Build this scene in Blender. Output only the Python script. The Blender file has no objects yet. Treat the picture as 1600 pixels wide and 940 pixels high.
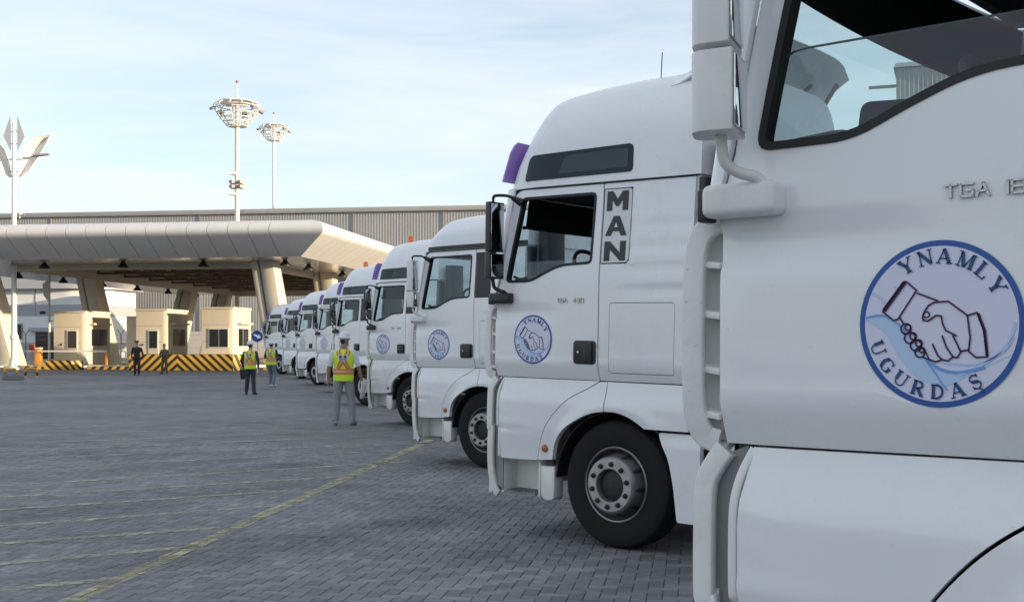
import bpy, bmesh, math, random
from mathutils import Vector, Matrix
random.seed(7)
R = math.radians
S = bpy.context.scene
COL = S.collection

# ------------------------------------------------------------------ camera, sky, sun, exposure
FPX, CAMH, HZ = 1900.0, 1.6, 543.0          # focal length in photo pixels, eye height, horizon row
cam = bpy.data.cameras.new('camera'); camo = bpy.data.objects.new('camera', cam); COL.objects.link(camo)
camo.location = (0, 0, CAMH); camo.rotation_euler = (R(90), 0, 0)
cam.sensor_width = 36; cam.lens = 36 * FPX / 1600; cam.shift_y = (HZ - 470) / 1600
cam.clip_start = .05; cam.clip_end = 6000
S.camera = camo
SUN_AZ, SUN_EL = 111.5, 8.0                 # azimuth clockwise from +Y (the way the camera looks)
W = bpy.data.worlds.new('World'); S.world = W; W.use_nodes = True
def world_nodes():
    nt = W.node_tree; N = nt.nodes; L = nt.links
    for n in list(N): N.remove(n)
    out = N.new('ShaderNodeOutputWorld'); bg = N.new('ShaderNodeBackground')
    sky = N.new('ShaderNodeTexSky'); sky.sky_type = 'NISHITA'; sky.sun_disc = False
    sky.sun_elevation = R(SUN_EL); sky.sun_rotation = R(SUN_AZ)
    sky.air_density = 1.0; sky.dust_density = .7; sky.ozone_density = 1.9
    tc = N.new('ShaderNodeTexCoord'); mp = N.new('ShaderNodeMapping')
    mp.inputs['Scale'].default_value = (1.0, 1.6, 6.5); mp.inputs['Rotation'].default_value = (R(8), R(-12), R(20))
    n1 = N.new('ShaderNodeTexNoise'); n1.inputs['Scale'].default_value = 2.6; n1.inputs['Detail'].default_value = 7
    n1.inputs['Roughness'].default_value = .52; n1.inputs['Distortion'].default_value = .5
    rp = N.new('ShaderNodeMapRange'); rp.inputs[1].default_value = .30; rp.inputs[2].default_value = .78
    rp.inputs[3].default_value = 0.34; rp.inputs[4].default_value = .86
    mx = N.new('ShaderNodeMix'); mx.data_type = 'RGBA'
    mx.inputs['B'].default_value = (3.58, 3.66, 3.86, 1)      # thin sunlit cirrus
    bg.inputs['Strength'].default_value = .12
    L.new(tc.outputs['Generated'], mp.inputs['Vector']); L.new(mp.outputs[0], n1.inputs['Vector'])
    L.new(n1.outputs[0], rp.inputs[0]); L.new(rp.outputs[0], mx.inputs['Factor'])
    L.new(sky.outputs[0], mx.inputs['A']); L.new(mx.outputs['Result'], bg.inputs['Color']); L.new(bg.outputs[0], out.inputs[0])
world_nodes()
sl = bpy.data.lights.new('sun', 'SUN'); sl.energy = 3.4; sl.angle = R(.6); sl.color = (1, .79, .52)
so = bpy.data.objects.new('sun', sl); COL.objects.link(so)
sd = Vector((math.sin(R(SUN_AZ)) * math.cos(R(SUN_EL)), math.cos(R(SUN_AZ)) * math.cos(R(SUN_EL)), math.sin(R(SUN_EL))))
so.rotation_euler = sd.to_track_quat('Z', 'Y').to_euler(); so.location = (60, -30, 40)
S.view_settings.view_transform = 'Standard'; S.view_settings.look = 'None'
S.view_settings.exposure = 1.3; S.view_settings.gamma = 1; S.view_settings.use_curve_mapping = False
S.render.engine = 'CYCLES'
S.cycles.max_bounces = 8; S.cycles.transparent_max_bounces = 24; S.cycles.caustics_reflective = False; S.cycles.caustics_refractive = False

# ------------------------------------------------------------------ materials
MATS = {}
def M(name, col, rough=.5, metal=0., var=0., vs=4., bump=0., bs=60., coat=0., dirt=0., dirtcol=(.30, .26, .21), spec=.5, stretch=(1, 1, 1), alpha=None):
    if name in MATS: return MATS[name]
    m = bpy.data.materials.new(name); m.use_nodes = True; nt = m.node_tree; N = nt.nodes; L = nt.links
    b = N['Principled BSDF']; b.inputs['Base Color'].default_value = (*col, 1); b.inputs['Roughness'].default_value = rough
    b.inputs['Metallic'].default_value = metal; b.inputs['Coat Weight'].default_value = coat; b.inputs['Coat Roughness'].default_value = .08
    b.inputs['Specular IOR Level'].default_value = spec
    tc = N.new('ShaderNodeTexCoord'); mp = N.new('ShaderNodeMapping'); mp.inputs['Scale'].default_value = stretch
    oi = N.new('ShaderNodeObjectInfo'); vm = N.new('ShaderNodeVectorMath'); vm.operation = 'MULTIPLY_ADD'
    vm.inputs[1].default_value = (7, 13, 5)
    L.new(oi.outputs['Random'], vm.inputs[0]); L.new(tc.outputs['Object'], vm.inputs[2]); L.new(vm.outputs[0], mp.inputs[0])
    colsock = None
    if var > 0:
        n = N.new('ShaderNodeTexNoise'); n.inputs['Scale'].default_value = vs; n.inputs['Detail'].default_value = 6
        r = N.new('ShaderNodeMapRange'); r.inputs[1].default_value = .25; r.inputs[2].default_value = .75
        r.inputs[3].default_value = 1 - var; r.inputs[4].default_value = 1 + var
        mul = N.new('ShaderNodeVectorMath'); mul.operation = 'SCALE'; mul.inputs[0].default_value = col
        L.new(mp.outputs[0], n.inputs['Vector']); L.new(n.outputs[0], r.inputs[0]); L.new(r.outputs[0], mul.inputs['Scale'])
        colsock = mul.outputs[0]
        rr = N.new('ShaderNodeMapRange'); rr.inputs[3].default_value = max(.02, rough - .08); rr.inputs[4].default_value = min(1, rough + .1)
        L.new(n.outputs[0], rr.inputs[0]); L.new(rr.outputs[0], b.inputs['Roughness'])
    if dirt > 0:
        n = N.new('ShaderNodeTexNoise'); n.inputs['Scale'].default_value = 2.3; n.inputs['Detail'].default_value = 9; n.inputs['Roughness'].default_value = .68
        r = N.new('ShaderNodeMapRange'); r.inputs[1].default_value = .52; r.inputs[2].default_value = .85; r.inputs[3].default_value = 0; r.inputs[4].default_value = dirt
        n2 = N.new('ShaderNodeTexNoise'); n2.inputs['Scale'].default_value = 55; n2.inputs['Detail'].default_value = 3
        r2 = N.new('ShaderNodeMapRange'); r2.inputs[1].default_value = .70; r2.inputs[2].default_value = .78; r2.inputs[3].default_value = 0; r2.inputs[4].default_value = dirt * .8
        ad = N.new('ShaderNodeMath'); ad.operation = 'ADD'; ad.use_clamp = True
        mx = N.new('ShaderNodeMix'); mx.data_type = 'RGBA'; mx.inputs['B'].default_value = (*dirtcol, 1); mx.inputs['A'].default_value = (*col, 1)
        L.new(mp.outputs[0], n.inputs['Vector']); L.new(mp.outputs[0], n2.inputs['Vector'])
        L.new(n.outputs[0], r.inputs[0]); L.new(n2.outputs[0], r2.inputs[0]); L.new(r.outputs[0], ad.inputs[0]); L.new(r2.outputs[0], ad.inputs[1])
        L.new(ad.outputs[0], mx.inputs['Factor'])
        if colsock: L.new(colsock, mx.inputs['A'])
        colsock = mx.outputs['Result']
    if colsock: L.new(colsock, b.inputs['Base Color'])
    if bump > 0:
        n = N.new('ShaderNodeTexNoise'); n.inputs['Scale'].default_value = bs; n.inputs['Detail'].default_value = 4
        bp = N.new('ShaderNodeBump'); bp.inputs['Strength'].default_value = bump; bp.inputs['Distance'].default_value = .01
        L.new(mp.outputs[0], n.inputs['Vector']); L.new(n.outputs[0], bp.inputs['Height']); L.new(bp.outputs[0], b.inputs['Normal'])
    if alpha is not None: b.inputs['Alpha'].default_value = alpha
    MATS[name] = m; return m

def glass(name, tint, refl=.04, body=None, bodyf=0.):
    m = bpy.data.materials.new(name); m.use_nodes = True; nt = m.node_tree; N = nt.nodes; L = nt.links
    for n in list(N): N.remove(n)
    out = N.new('ShaderNodeOutputMaterial'); tr = N.new('ShaderNodeBsdfTransparent'); tr.inputs[0].default_value = (*tint, 1)
    gl = N.new('ShaderNodeBsdfGlossy'); gl.inputs['Roughness'].default_value = .015; gl.inputs['Color'].default_value = (.95, .97, 1, 1)
    lw = N.new('ShaderNodeLayerWeight'); lw.inputs[0].default_value = .5
    pw = N.new('ShaderNodeMath'); pw.operation = 'POWER'; pw.inputs[1].default_value = 5
    mr = N.new('ShaderNodeMapRange'); mr.inputs[3].default_value = refl; mr.inputs[4].default_value = 1
    mx = N.new('ShaderNodeMixShader')
    L.new(lw.outputs['Facing'], pw.inputs[0]); L.new(pw.outputs[0], mr.inputs[0]); L.new(mr.outputs[0], mx.inputs[0])
    base = tr.outputs[0]
    if body:
        df = N.new('ShaderNodeBsdfDiffuse'); df.inputs[0].default_value = (*body, 1); m2 = N.new('ShaderNodeMixShader'); m2.inputs[0].default_value = bodyf
        L.new(tr.outputs[0], m2.inputs[1]); L.new(df.outputs[0], m2.inputs[2]); base = m2.outputs[0]
    L.new(base, mx.inputs[1]); L.new(gl.outputs[0], mx.inputs[2]); L.new(mx.outputs[0], out.inputs[0])
    MATS[name] = m; return m

WHITE = M('white_truck_paint', (.83, .84, .86), .25, var=.015, vs=1.4, coat=.45, dirt=.26, dirtcol=(.40, .37, .33))
WHITEP = M('white_truck_plastic', (.78, .78, .76), .38, var=.05, vs=3, dirt=.5, dirtcol=(.24, .21, .18), bump=.02, bs=20)
BLACKP = M('black_plastic', (.018, .018, .02), .45, var=.2, vs=8, bump=.05, bs=180)
RUBBER = M('rubber_seal', (.012, .012, .013), .6)
TYRE = M('tyre_rubber', (.011, .011, .012), .78, var=.25, vs=9, bump=.25, bs=70, dirt=.18, dirtcol=(.05, .045, .04), spec=.3)
STEEL = M('wheel_steel', (.25, .25, .26), .42, metal=.7, var=.25, vs=6, dirt=.7, dirtcol=(.07, .06, .05))
DARKST = M('dark_steel', (.03, .03, .032), .55, metal=.3, var=.3, vs=7, dirt=.3)
CHROME = M('chrome', (.45, .46, .48), .28, metal=.9, var=.15, vs=30)
SEAM = M('seam_shadow_liner', (.02, .02, .02), .8)
GLASS = glass('cab_glass', (.88, .955, .955), .05)
TINT = glass('roof_window_glass', (.25, .35, .38), .03, (.045, .085, .10), .6)
DARKGL = M('roof_window_surround', (.012, .022, .032), .16, spec=.25)
MIRGL = M('mirror_glass', (.75, .77, .8), .04, metal=1.)
TRIM = M('cab_trim_grey', (.10, .10, .105), .75, var=.2, vs=6, bump=.08, bs=120)
TRIMD = M('cab_trim_dark', (.022, .022, .024), .85)
BLIND = M('black_roller_blind', (.008, .008, .009), .9)
PURPLE = M('purple_acrylic', (.48, .31, .78), .3, coat=.2)
ORANGE = M('orange_beacon', (.85, .16, .02), .25, coat=.5)
AMBER = M('amber_marker', (.42, .09, .02), .3, coat=.5)
CLEAR = M('clear_lens', (.7, .68, .55), .2, coat=.6)
BLUEP = M('blue_seat_fabric', (.02, .07, .28), .8)

# ------------------------------------------------------------------ mesh helpers
class MB:
    def __init__(s): s.v = []; s.f = []; s.m = []
    def add(s, vs, fs, mi=0):
        o = len(s.v); s.v += [tuple(p) for p in vs]; s.f += [tuple(i + o for i in f) for f in fs]; s.m += [mi] * len(fs); return s
    def box(s, x0, x1, y0, y1, z0, z1, mi=0, mat=None):
        vs = [Vector(p) for p in ((x0, y0, z0), (x1, y0, z0), (x1, y1, z0), (x0, y1, z0), (x0, y0, z1), (x1, y0, z1), (x1, y1, z1), (x0, y1, z1))]
        if mat: vs = [mat @ p for p in vs]
        return s.add(vs, [(0, 3, 2, 1), (4, 5, 6, 7), (0, 1, 5, 4), (1, 2, 6, 5), (2, 3, 7, 6), (3, 0, 4, 7)], mi)
    def hexa(s, b, t, mi=0):
        return s.add(list(b) + list(t), [(0, 3, 2, 1), (4, 5, 6, 7), (0, 1, 5, 4), (1, 2, 6, 5), (2, 3, 7, 6), (3, 0, 4, 7)], mi)
    def sweep(s, path, sec, up=(0, 0, 1), mi=0, closed=True):
        path = [Vector(p) for p in path]; n = len(path); k = 0; vs = []; fs = []; up = Vector(up)
        for i, p in enumerate(path):
            t = (path[min(i + 1, n - 1)] - path[max(i - 1, 0)]).normalized()
            a = t.cross(up)
            if a.length < 1e-4: a = t.cross(Vector((1, 0, 0)))
            a.normalize(); b = a.cross(t).normalized()
            sc = sec(i / (n - 1)) if callable(sec) else sec
            k = len(sc)
            vs += [p + a * u + b * w for u, w in sc]
        for i in range(n - 1):
            for j in range(k): fs.append((i * k + j, i * k + (j + 1) % k, (i + 1) * k + (j + 1) % k, (i + 1) * k + j))
        fs.append(tuple(range(k))[::-1]); fs.append(tuple((n - 1) * k + j for j in range(k)))
        return s.add(vs, fs, mi)
    def tube(s, path, r, n=10, mi=0, up=(0, 0, 1)):
        if callable(r): sec = lambda t: [(r(t) * math.cos(2 * math.pi * j / n), r(t) * math.sin(2 * math.pi * j / n)) for j in range(n)]
        else: sec = [(r * math.cos(2 * math.pi * j / n), r * math.sin(2 * math.pi * j / n)) for j in range(n)]
        return s.sweep(path, sec, up, mi)
    def lathe(s, prof, n=32, axis='z', c=(0, 0, 0), mi=0, caps=True):
        vs = []; fs = []; k = len(prof)
        for j in range(n):
            a = 2 * math.pi * j / n
            for r, h in prof:
                x, y = r * math.cos(a), r * math.sin(a)
                vs.append((c[0] + x, c[1] + y, c[2] + h) if axis == 'z' else (c[0] + x, c[1] + h, c[2] + y))
        for j in range(n):
            for i in range(k - 1):
                q = (j * k + i, ((j + 1) % n) * k + i, ((j + 1) % n) * k + i + 1, j * k + i + 1)
                fs.append(q if axis == 'z' else q[::-1])
        if caps:
            lo = tuple(j * k for j in range(n)); hi = tuple(j * k + k - 1 for j in range(n))
            if prof[0][0] > 1e-5: fs.append(lo[::-1] if axis == 'z' else lo)
            if prof[-1][0] > 1e-5: fs.append(hi if axis == 'z' else hi[::-1])
        return s.add(vs, fs, mi)
    def prism(s, poly, axis, a0, a1, mi=0):
        n = len(poly)
        def pt(u, w, a): return {'x': (a, u, w), 'y': (u, a, w), 'z': (u, w, a)}[axis]
        vs = [pt(u, w, a0) for u, w in poly] + [pt(u, w, a1) for u, w in poly]
        fs = [tuple(range(n)), tuple(range(2 * n - 1, n - 1, -1))] + [(i, n + i, n + (i + 1) % n, (i + 1) % n) for i in range(n)]
        return s.add(vs, fs, mi)
    def grid(s, fn, us, ws, mi=0):
        vs = [fn(u, w) for u in us for w in ws]; k = len(ws)
        return s.add(vs, [(i * k + j, i * k + j + 1, (i + 1) * k + j + 1, (i + 1) * k + j) for i in range(len(us) - 1) for j in range(k - 1)], mi)
    def ball(s, c, r, n=12, mi=0):
        r = (r, r, r) if not hasattr(r, '__len__') else r; k = n // 2 + 1
        vs = [(c[0] + r[0] * math.sin(math.pi * i / (k - 1)) * math.cos(2 * math.pi * j / n), c[1] + r[1] * math.sin(math.pi * i / (k - 1)) * math.sin(2 * math.pi * j / n), c[2] + r[2] * math.cos(math.pi * i / (k - 1))) for j in range(n) for i in range(k)]
        return s.add(vs, [(j * k + i, j * k + i + 1, ((j + 1) % n) * k + i + 1, ((j + 1) % n) * k + i) for j in range(n) for i in range(k - 1)], mi)
    def mesh(s, name, mats, bevel=0., ang=35, seg=2, solid=0., weld=False, fix=True):
        me = bpy.data.meshes.new(name); me.from_pydata(s.v, [], s.f); me.update()
        mats = mats if isinstance(mats, (list, tuple)) else [mats]
        for m in mats: me.materials.append(m)
        me.polygons.foreach_set('material_index', s.m)
        bm = bmesh.new(); bm.from_mesh(me)
        if weld or solid or bevel: bmesh.ops.remove_doubles(bm, verts=bm.verts, dist=1e-5)
        if solid: bmesh.ops.solidify(bm, geom=bm.faces[:], thickness=solid)
        if fix: bmesh.ops.recalc_face_normals(bm, faces=bm.faces[:])
        if bevel:
            es = [e for e in bm.edges if len(e.link_faces) == 2 and e.calc_face_angle(0) > R(30)]
            bmesh.ops.bevel(bm, geom=es, offset=bevel, segments=seg, profile=.5, affect='EDGES', clamp_overlap=True)
        bm.to_mesh(me); bm.free()
        smooth(me, ang); return me
    def build(s, name, mats, parent=None, loc=None, **k): return obj(name, s.mesh(name, mats, **k), parent, loc)

def smooth(me, ang=35):
    me.polygons.foreach_set('use_smooth', [True] * len(me.polygons)); me.set_sharp_from_angle(angle=R(ang)); me.update()
def obj(name, me, parent=None, loc=None, rot=None):
    o = bpy.data.objects.new(name, me); COL.objects.link(o)
    if parent: o.parent = parent
    if loc is not None: o.location = loc
    if rot is not None: o.rotation_euler = rot
    return o
def empty(name, loc, rz=0., label=None, cat=None, group=None):
    o = bpy.data.objects.new(name, None); COL.objects.link(o); o.location = loc; o.rotation_euler = (0, 0, rz); o.empty_display_size = .3
    if label: tag(o, label, cat, group)
    return o
def tag(o, label=None, cat=None, group=None, kind=None):
    if label: o['label'] = label
    if cat: o['category'] = cat
    if group: o['group'] = group
    if kind: o['kind'] = kind
    return o
def mirrored(me):
    m2 = me.copy()
    for v in m2.vertices: v.co.y = -v.co.y
    m2.flip_normals(); smooth(m2); return m2
def rounded(poly, rad, seg=5):
    out = []; n = len(poly)
    for i in range(n):
        p = Vector(poly[i]); a = Vector(poly[i - 1]); b = Vector(poly[(i + 1) % n]); r = rad[i] if hasattr(rad, '__len__') else rad
        da = (a - p); db = (b - p); r = min(r, da.length * .48, db.length * .48)
        if r < 1e-4: out.append(tuple(p)); continue
        p0 = p + da.normalized() * r; p1 = p + db.normalized() * r
        for k in range(seg + 1):
            t = k / seg; out.append(tuple(p0 * (1 - t) ** 2 + p * 2 * t * (1 - t) + p1 * t * t))
    return out
def inset(poly, d):
    n = len(poly); out = []
    ar = sum(poly[i][0] * poly[(i + 1) % n][1] - poly[(i + 1) % n][0] * poly[i][1] for i in range(n)); sg = 1 if ar > 0 else -1
    for i in range(n):
        p = Vector(poly[i]); a = (p - Vector(poly[i - 1])); b = (Vector(poly[(i + 1) % n]) - p)
        na = Vector((-a.y, a.x)).normalized() * sg; nb = Vector((-b.y, b.x)).normalized() * sg
        m = na + nb
        if m.length < 1e-6: m = na
        m.normalize(); c = max(.35, m.dot(na)); out.append(tuple(p + m * d / c))
    return out
def panel(name, poly, mats, yf, thick=.025, holes=(), zc=.06, xc=.0, parent=None, lip=0., off=0.):
    """a body panel: polygon with holes in the x-z plane, cut into rows, bent to the depth function yf and given a real thickness"""
    bm = bmesh.new(); es = []
    for lp in [poly] + list(holes):
        vs = [bm.verts.new((x, 0, z)) for x, z in lp]
        es += [bm.edges.new((vs[i], vs[(i + 1) % len(vs)])) for i in range(len(vs))]
    bmesh.ops.triangle_fill(bm, use_beauty=True, use_dissolve=False, edges=es)
    zs = [p[1] for p in poly]; xs = [p[0] for p in poly]
    if zc:
        z = min(zs) + zc * .5
        while z < max(zs): bmesh.ops.bisect_plane(bm, geom=bm.verts[:] + bm.edges[:] + bm.faces[:], plane_co=(0, 0, z), plane_no=(0, 0, 1)); z += zc
    if xc:
        x = min(xs) + xc * .5
        while x < max(xs): bmesh.ops.bisect_plane(bm, geom=bm.verts[:] + bm.edges[:] + bm.faces[:], plane_co=(x, 0, 0), plane_no=(1, 0, 0)); x += xc
    for f in bm.faces:
        if f.normal.y < 0: f.normal_flip()
    bd = [e for e in bm.edges if len(e.link_faces) == 1]
    ex = bmesh.ops.extrude_edge_only(bm, edges=bd)['geom']; nv = set(v for v in ex if isinstance(v, bmesh.types.BMVert))
    for v in bm.verts: v.co.y = yf(v.co.x, v.co.z) + off - (thick if v in nv else 0)
    bmesh.ops.recalc_face_normals(bm, faces=bm.faces[:])
    if sum(f.normal.y * f.calc_area() for f in bm.faces) < 0: bmesh.ops.reverse_faces(bm, faces=bm.faces[:])
    me = bpy.data.meshes.new(name); bm.to_mesh(me); bm.free()
    for m in (mats if isinstance(mats, (list, tuple)) else [mats]): me.materials.append(m)
    smooth(me, 28); return me
def sstep(a, b, x):
    t = max(0., min(1., (x - a) / (b - a))); return t * t * (3 - 2 * t)
def gz(Y): return 0. if Y < 20 else .004 * (min(Y, 140) - 20)
def on_ground(px, py):
    lo, hi = 2., 400.
    for _ in range(60):
        m = (lo + hi) / 2
        if HZ + (CAMH - gz(m)) * FPX / m > py: lo = m
        else: hi = m
    return Vector(((px - 800) / FPX * lo, lo, gz(lo)))
TH = R(8.5)                                   # the yard's own axes: p across, q away from the photographer
def yard(p, q): return Vector((p * math.cos(TH) + q * math.sin(TH), -p * math.sin(TH) + q * math.cos(TH), 0))

# ------------------------------------------------------------------ the ground: one sheet to the horizon, block paving in front
def ground_material():
    m = bpy.data.materials.new('paved_yard'); m.use_nodes = True; nt = m.node_tree; N = nt.nodes; L = nt.links; b = N['Principled BSDF']
    tc = N.new('ShaderNodeTexCoord'); mp = N.new('ShaderNodeMapping'); mp.inputs['Rotation'].default_value = (0, 0, TH)
    L.new(tc.outputs['Object'], mp.inputs[0])
    br = N.new('ShaderNodeTexBrick'); br.inputs['Scale'].default_value = 1; br.inputs['Brick Width'].default_value = .2; br.inputs['Row Height'].default_value = .1
    br.inputs['Mortar Size'].default_value = .006; br.inputs['Color1'].default_value = (.19, .194, .202, 1); br.inputs['Color2'].default_value = (.145, .149, .156, 1); br.inputs['Mortar'].default_value = (.05, .05, .052, 1)
    n = N.new('ShaderNodeTexNoise'); n.inputs['Scale'].default_value = .22; n.inputs['Detail'].default_value = 8; n.inputs['Roughness'].default_value = .62
    n2 = N.new('ShaderNodeTexNoise'); n2.inputs['Scale'].default_value = 1.9; n2.inputs['Detail'].default_value = 6
    r = N.new('ShaderNodeMapRange'); r.inputs[1].default_value = .3; r.inputs[2].default_value = .7; r.inputs[3].default_value = .66; r.inputs[4].default_value = 1.36
    r2 = N.new('ShaderNodeMapRange'); r2.inputs[1].default_value = .3; r2.inputs[2].default_value = .7; r2.inputs[3].default_value = .84; r2.inputs[4].default_value = 1.16
    s1 = N.new('ShaderNodeVectorMath'); s1.operation = 'SCALE'; s2 = N.new('ShaderNodeVectorMath'); s2.operation = 'SCALE'
    L.new(mp.outputs[0], br.inputs[0]); L.new(mp.outputs[0], n.inputs['Vector']); L.new(mp.outputs[0], n2.inputs['Vector'])
    L.new(n.outputs[0], r.inputs[0]); L.new(n2.outputs[0], r2.inputs[0])
    L.new(br.outputs['Color'], s1.inputs[0]); L.new(r.outputs[0], s1.inputs['Scale']); L.new(s1.outputs[0], s2.inputs[0]); L.new(r2.outputs[0], s2.inputs['Scale'])
    L.new(s2.outputs[0], b.inputs['Base Color'])
    bp = N.new('ShaderNodeBump'); bp.inputs['Strength'].default_value = .6; bp.inputs['Distance'].default_value = .01; bp.invert = True
    L.new(br.outputs['Fac'], bp.inputs['Height']); L.new(bp.outputs[0], b.inputs['Normal'])
    rr = N.new('ShaderNodeMapRange'); rr.inputs[3].default_value = .85; rr.inputs[4].default_value = .55; L.new(n2.outputs[0], rr.inputs[0]); L.new(rr.outputs[0], b.inputs['Roughness'])
    return m
GROUND = ground_material()
def paver_material():
    m = bpy.data.materials.new('grey_concrete_paver'); m.use_nodes = True; nt = m.node_tree; N = nt.nodes; L = nt.links; b = N['Principled BSDF']
    ge = N.new('ShaderNodeNewGeometry'); at = N.new('ShaderNodeAttribute'); at.attribute_name = 'tone'
    n = N.new('ShaderNodeTexNoise'); n.inputs['Scale'].default_value = .45; n.inputs['Detail'].default_value = 7; n.inputs['Roughness'].default_value = .6
    n2 = N.new('ShaderNodeTexNoise'); n2.inputs['Scale'].default_value = 14; n2.inputs['Detail'].default_value = 6
    n3 = N.new('ShaderNodeTexNoise'); n3.inputs['Scale'].default_value = 160; n3.inputs['Detail'].default_value = 3
    def mr(src, a, c):
        r = N.new('ShaderNodeMapRange'); r.inputs[1].default_value = .3; r.inputs[2].default_value = .7; r.inputs[3].default_value = a; r.inputs[4].default_value = c; L.new(src, r.inputs[0]); return r.outputs[0]
    for x in (n, n2, n3): L.new(ge.outputs['Position'], x.inputs['Vector'])
    ta = N.new('ShaderNodeMath'); ta.operation = 'ADD'; ta.inputs[1].default_value = 1.0; L.new(at.outputs['Fac'], ta.inputs[0])
    oi = N.new('ShaderNodeObjectInfo')
    cur = None
    f = [ta.outputs[0], mr(n.outputs[0], .72, 1.30), mr(n2.outputs[0], .84, 1.16), mr(n3.outputs[0], .86, 1.14)]
    vo = N.new('ShaderNodeTexVoronoi'); vo.inputs['Scale'].default_value = .55; vo.inputs['Randomness'].default_value = 1; n4 = N.new('ShaderNodeTexNoise'); n4.inputs['Scale'].default_value = 5; n4.inputs['Detail'].default_value = 5
    av = N.new('ShaderNodeVectorMath'); av.operation = 'MULTIPLY_ADD'; av.inputs[1].default_value = (.35, .35, 0); L.new(ge.outputs['Position'], n4.inputs['Vector']); L.new(n4.outputs['Color'], av.inputs[0]); L.new(ge.outputs['Position'], av.inputs[2]); L.new(av.outputs[0], vo.inputs['Vector'])
    st = N.new('ShaderNodeMapRange'); st.inputs[1].default_value = .10; st.inputs[2].default_value = .30; st.inputs[3].default_value = .62; st.inputs[4].default_value = 1.0; L.new(vo.outputs['Distance'], st.inputs[0]); f.append(st.outputs[0])   # old oil drips
    wv = N.new('ShaderNodeTexWave'); wv.inputs['Scale'].default_value = .11; wv.inputs['Distortion'].default_value = 3.5; wv.inputs['Detail'].default_value = 3; wv.inputs['Detail Scale'].default_value = .6; mpw = N.new('ShaderNodeMapping'); mpw.inputs['Rotation'].default_value = (0, 0, R(35)); L.new(ge.outputs['Position'], mpw.inputs[0]); L.new(mpw.outputs[0], wv.inputs['Vector'])
    wr = N.new('ShaderNodeMapRange'); wr.inputs[1].default_value = .75; wr.inputs[2].default_value = 1.; wr.inputs[3].default_value = 1.0; wr.inputs[4].default_value = .84; L.new(wv.outputs['Fac'], wr.inputs[0]); f.append(wr.outputs[0])                # dark tyre tracks
    for x in f:
        if cur is None: cur = x; continue
        mu = N.new('ShaderNodeMath'); mu.operation = 'MULTIPLY'; L.new(cur, mu.inputs[0]); L.new(x, mu.inputs[1]); cur = mu.outputs[0]
    s = N.new('ShaderNodeVectorMath'); s.operation = 'SCALE'; s.inputs[0].default_value = (.175, .179, .187); L.new(cur, s.inputs['Scale']); L.new(s.outputs[0], b.inputs['Base Color'])
    b.inputs['Roughness'].default_value = .78
    bp = N.new('ShaderNodeBump'); bp.inputs['Strength'].default_value = .35; bp.inputs['Distance'].default_value = .004; L.new(n3.outputs[0], bp.inputs['Height']); L.new(bp.outputs[0], b.inputs['Normal'])
    return m
PAVER = paver_material()
QLIM = 21.0
def make_ground():
    mb = MB()
    ys = [-400, -60, 0, 20, 21.2, 40, 80, 140, 400, 1500, 4500]; xs = [-4000, -800, -120, -40, 0, 40, 120, 800, 4000]
    mb.grid(lambda x, y: (x, y, gz(y) - (.014 if y < 21 else 0)), xs, ys)
    g = mb.build('ground', GROUND, ang=60); tag(g, kind='structure')
    return g
ground = make_ground()
PAV = []                                       # (p0, q0, p1, q1) of every block laid as geometry
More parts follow.
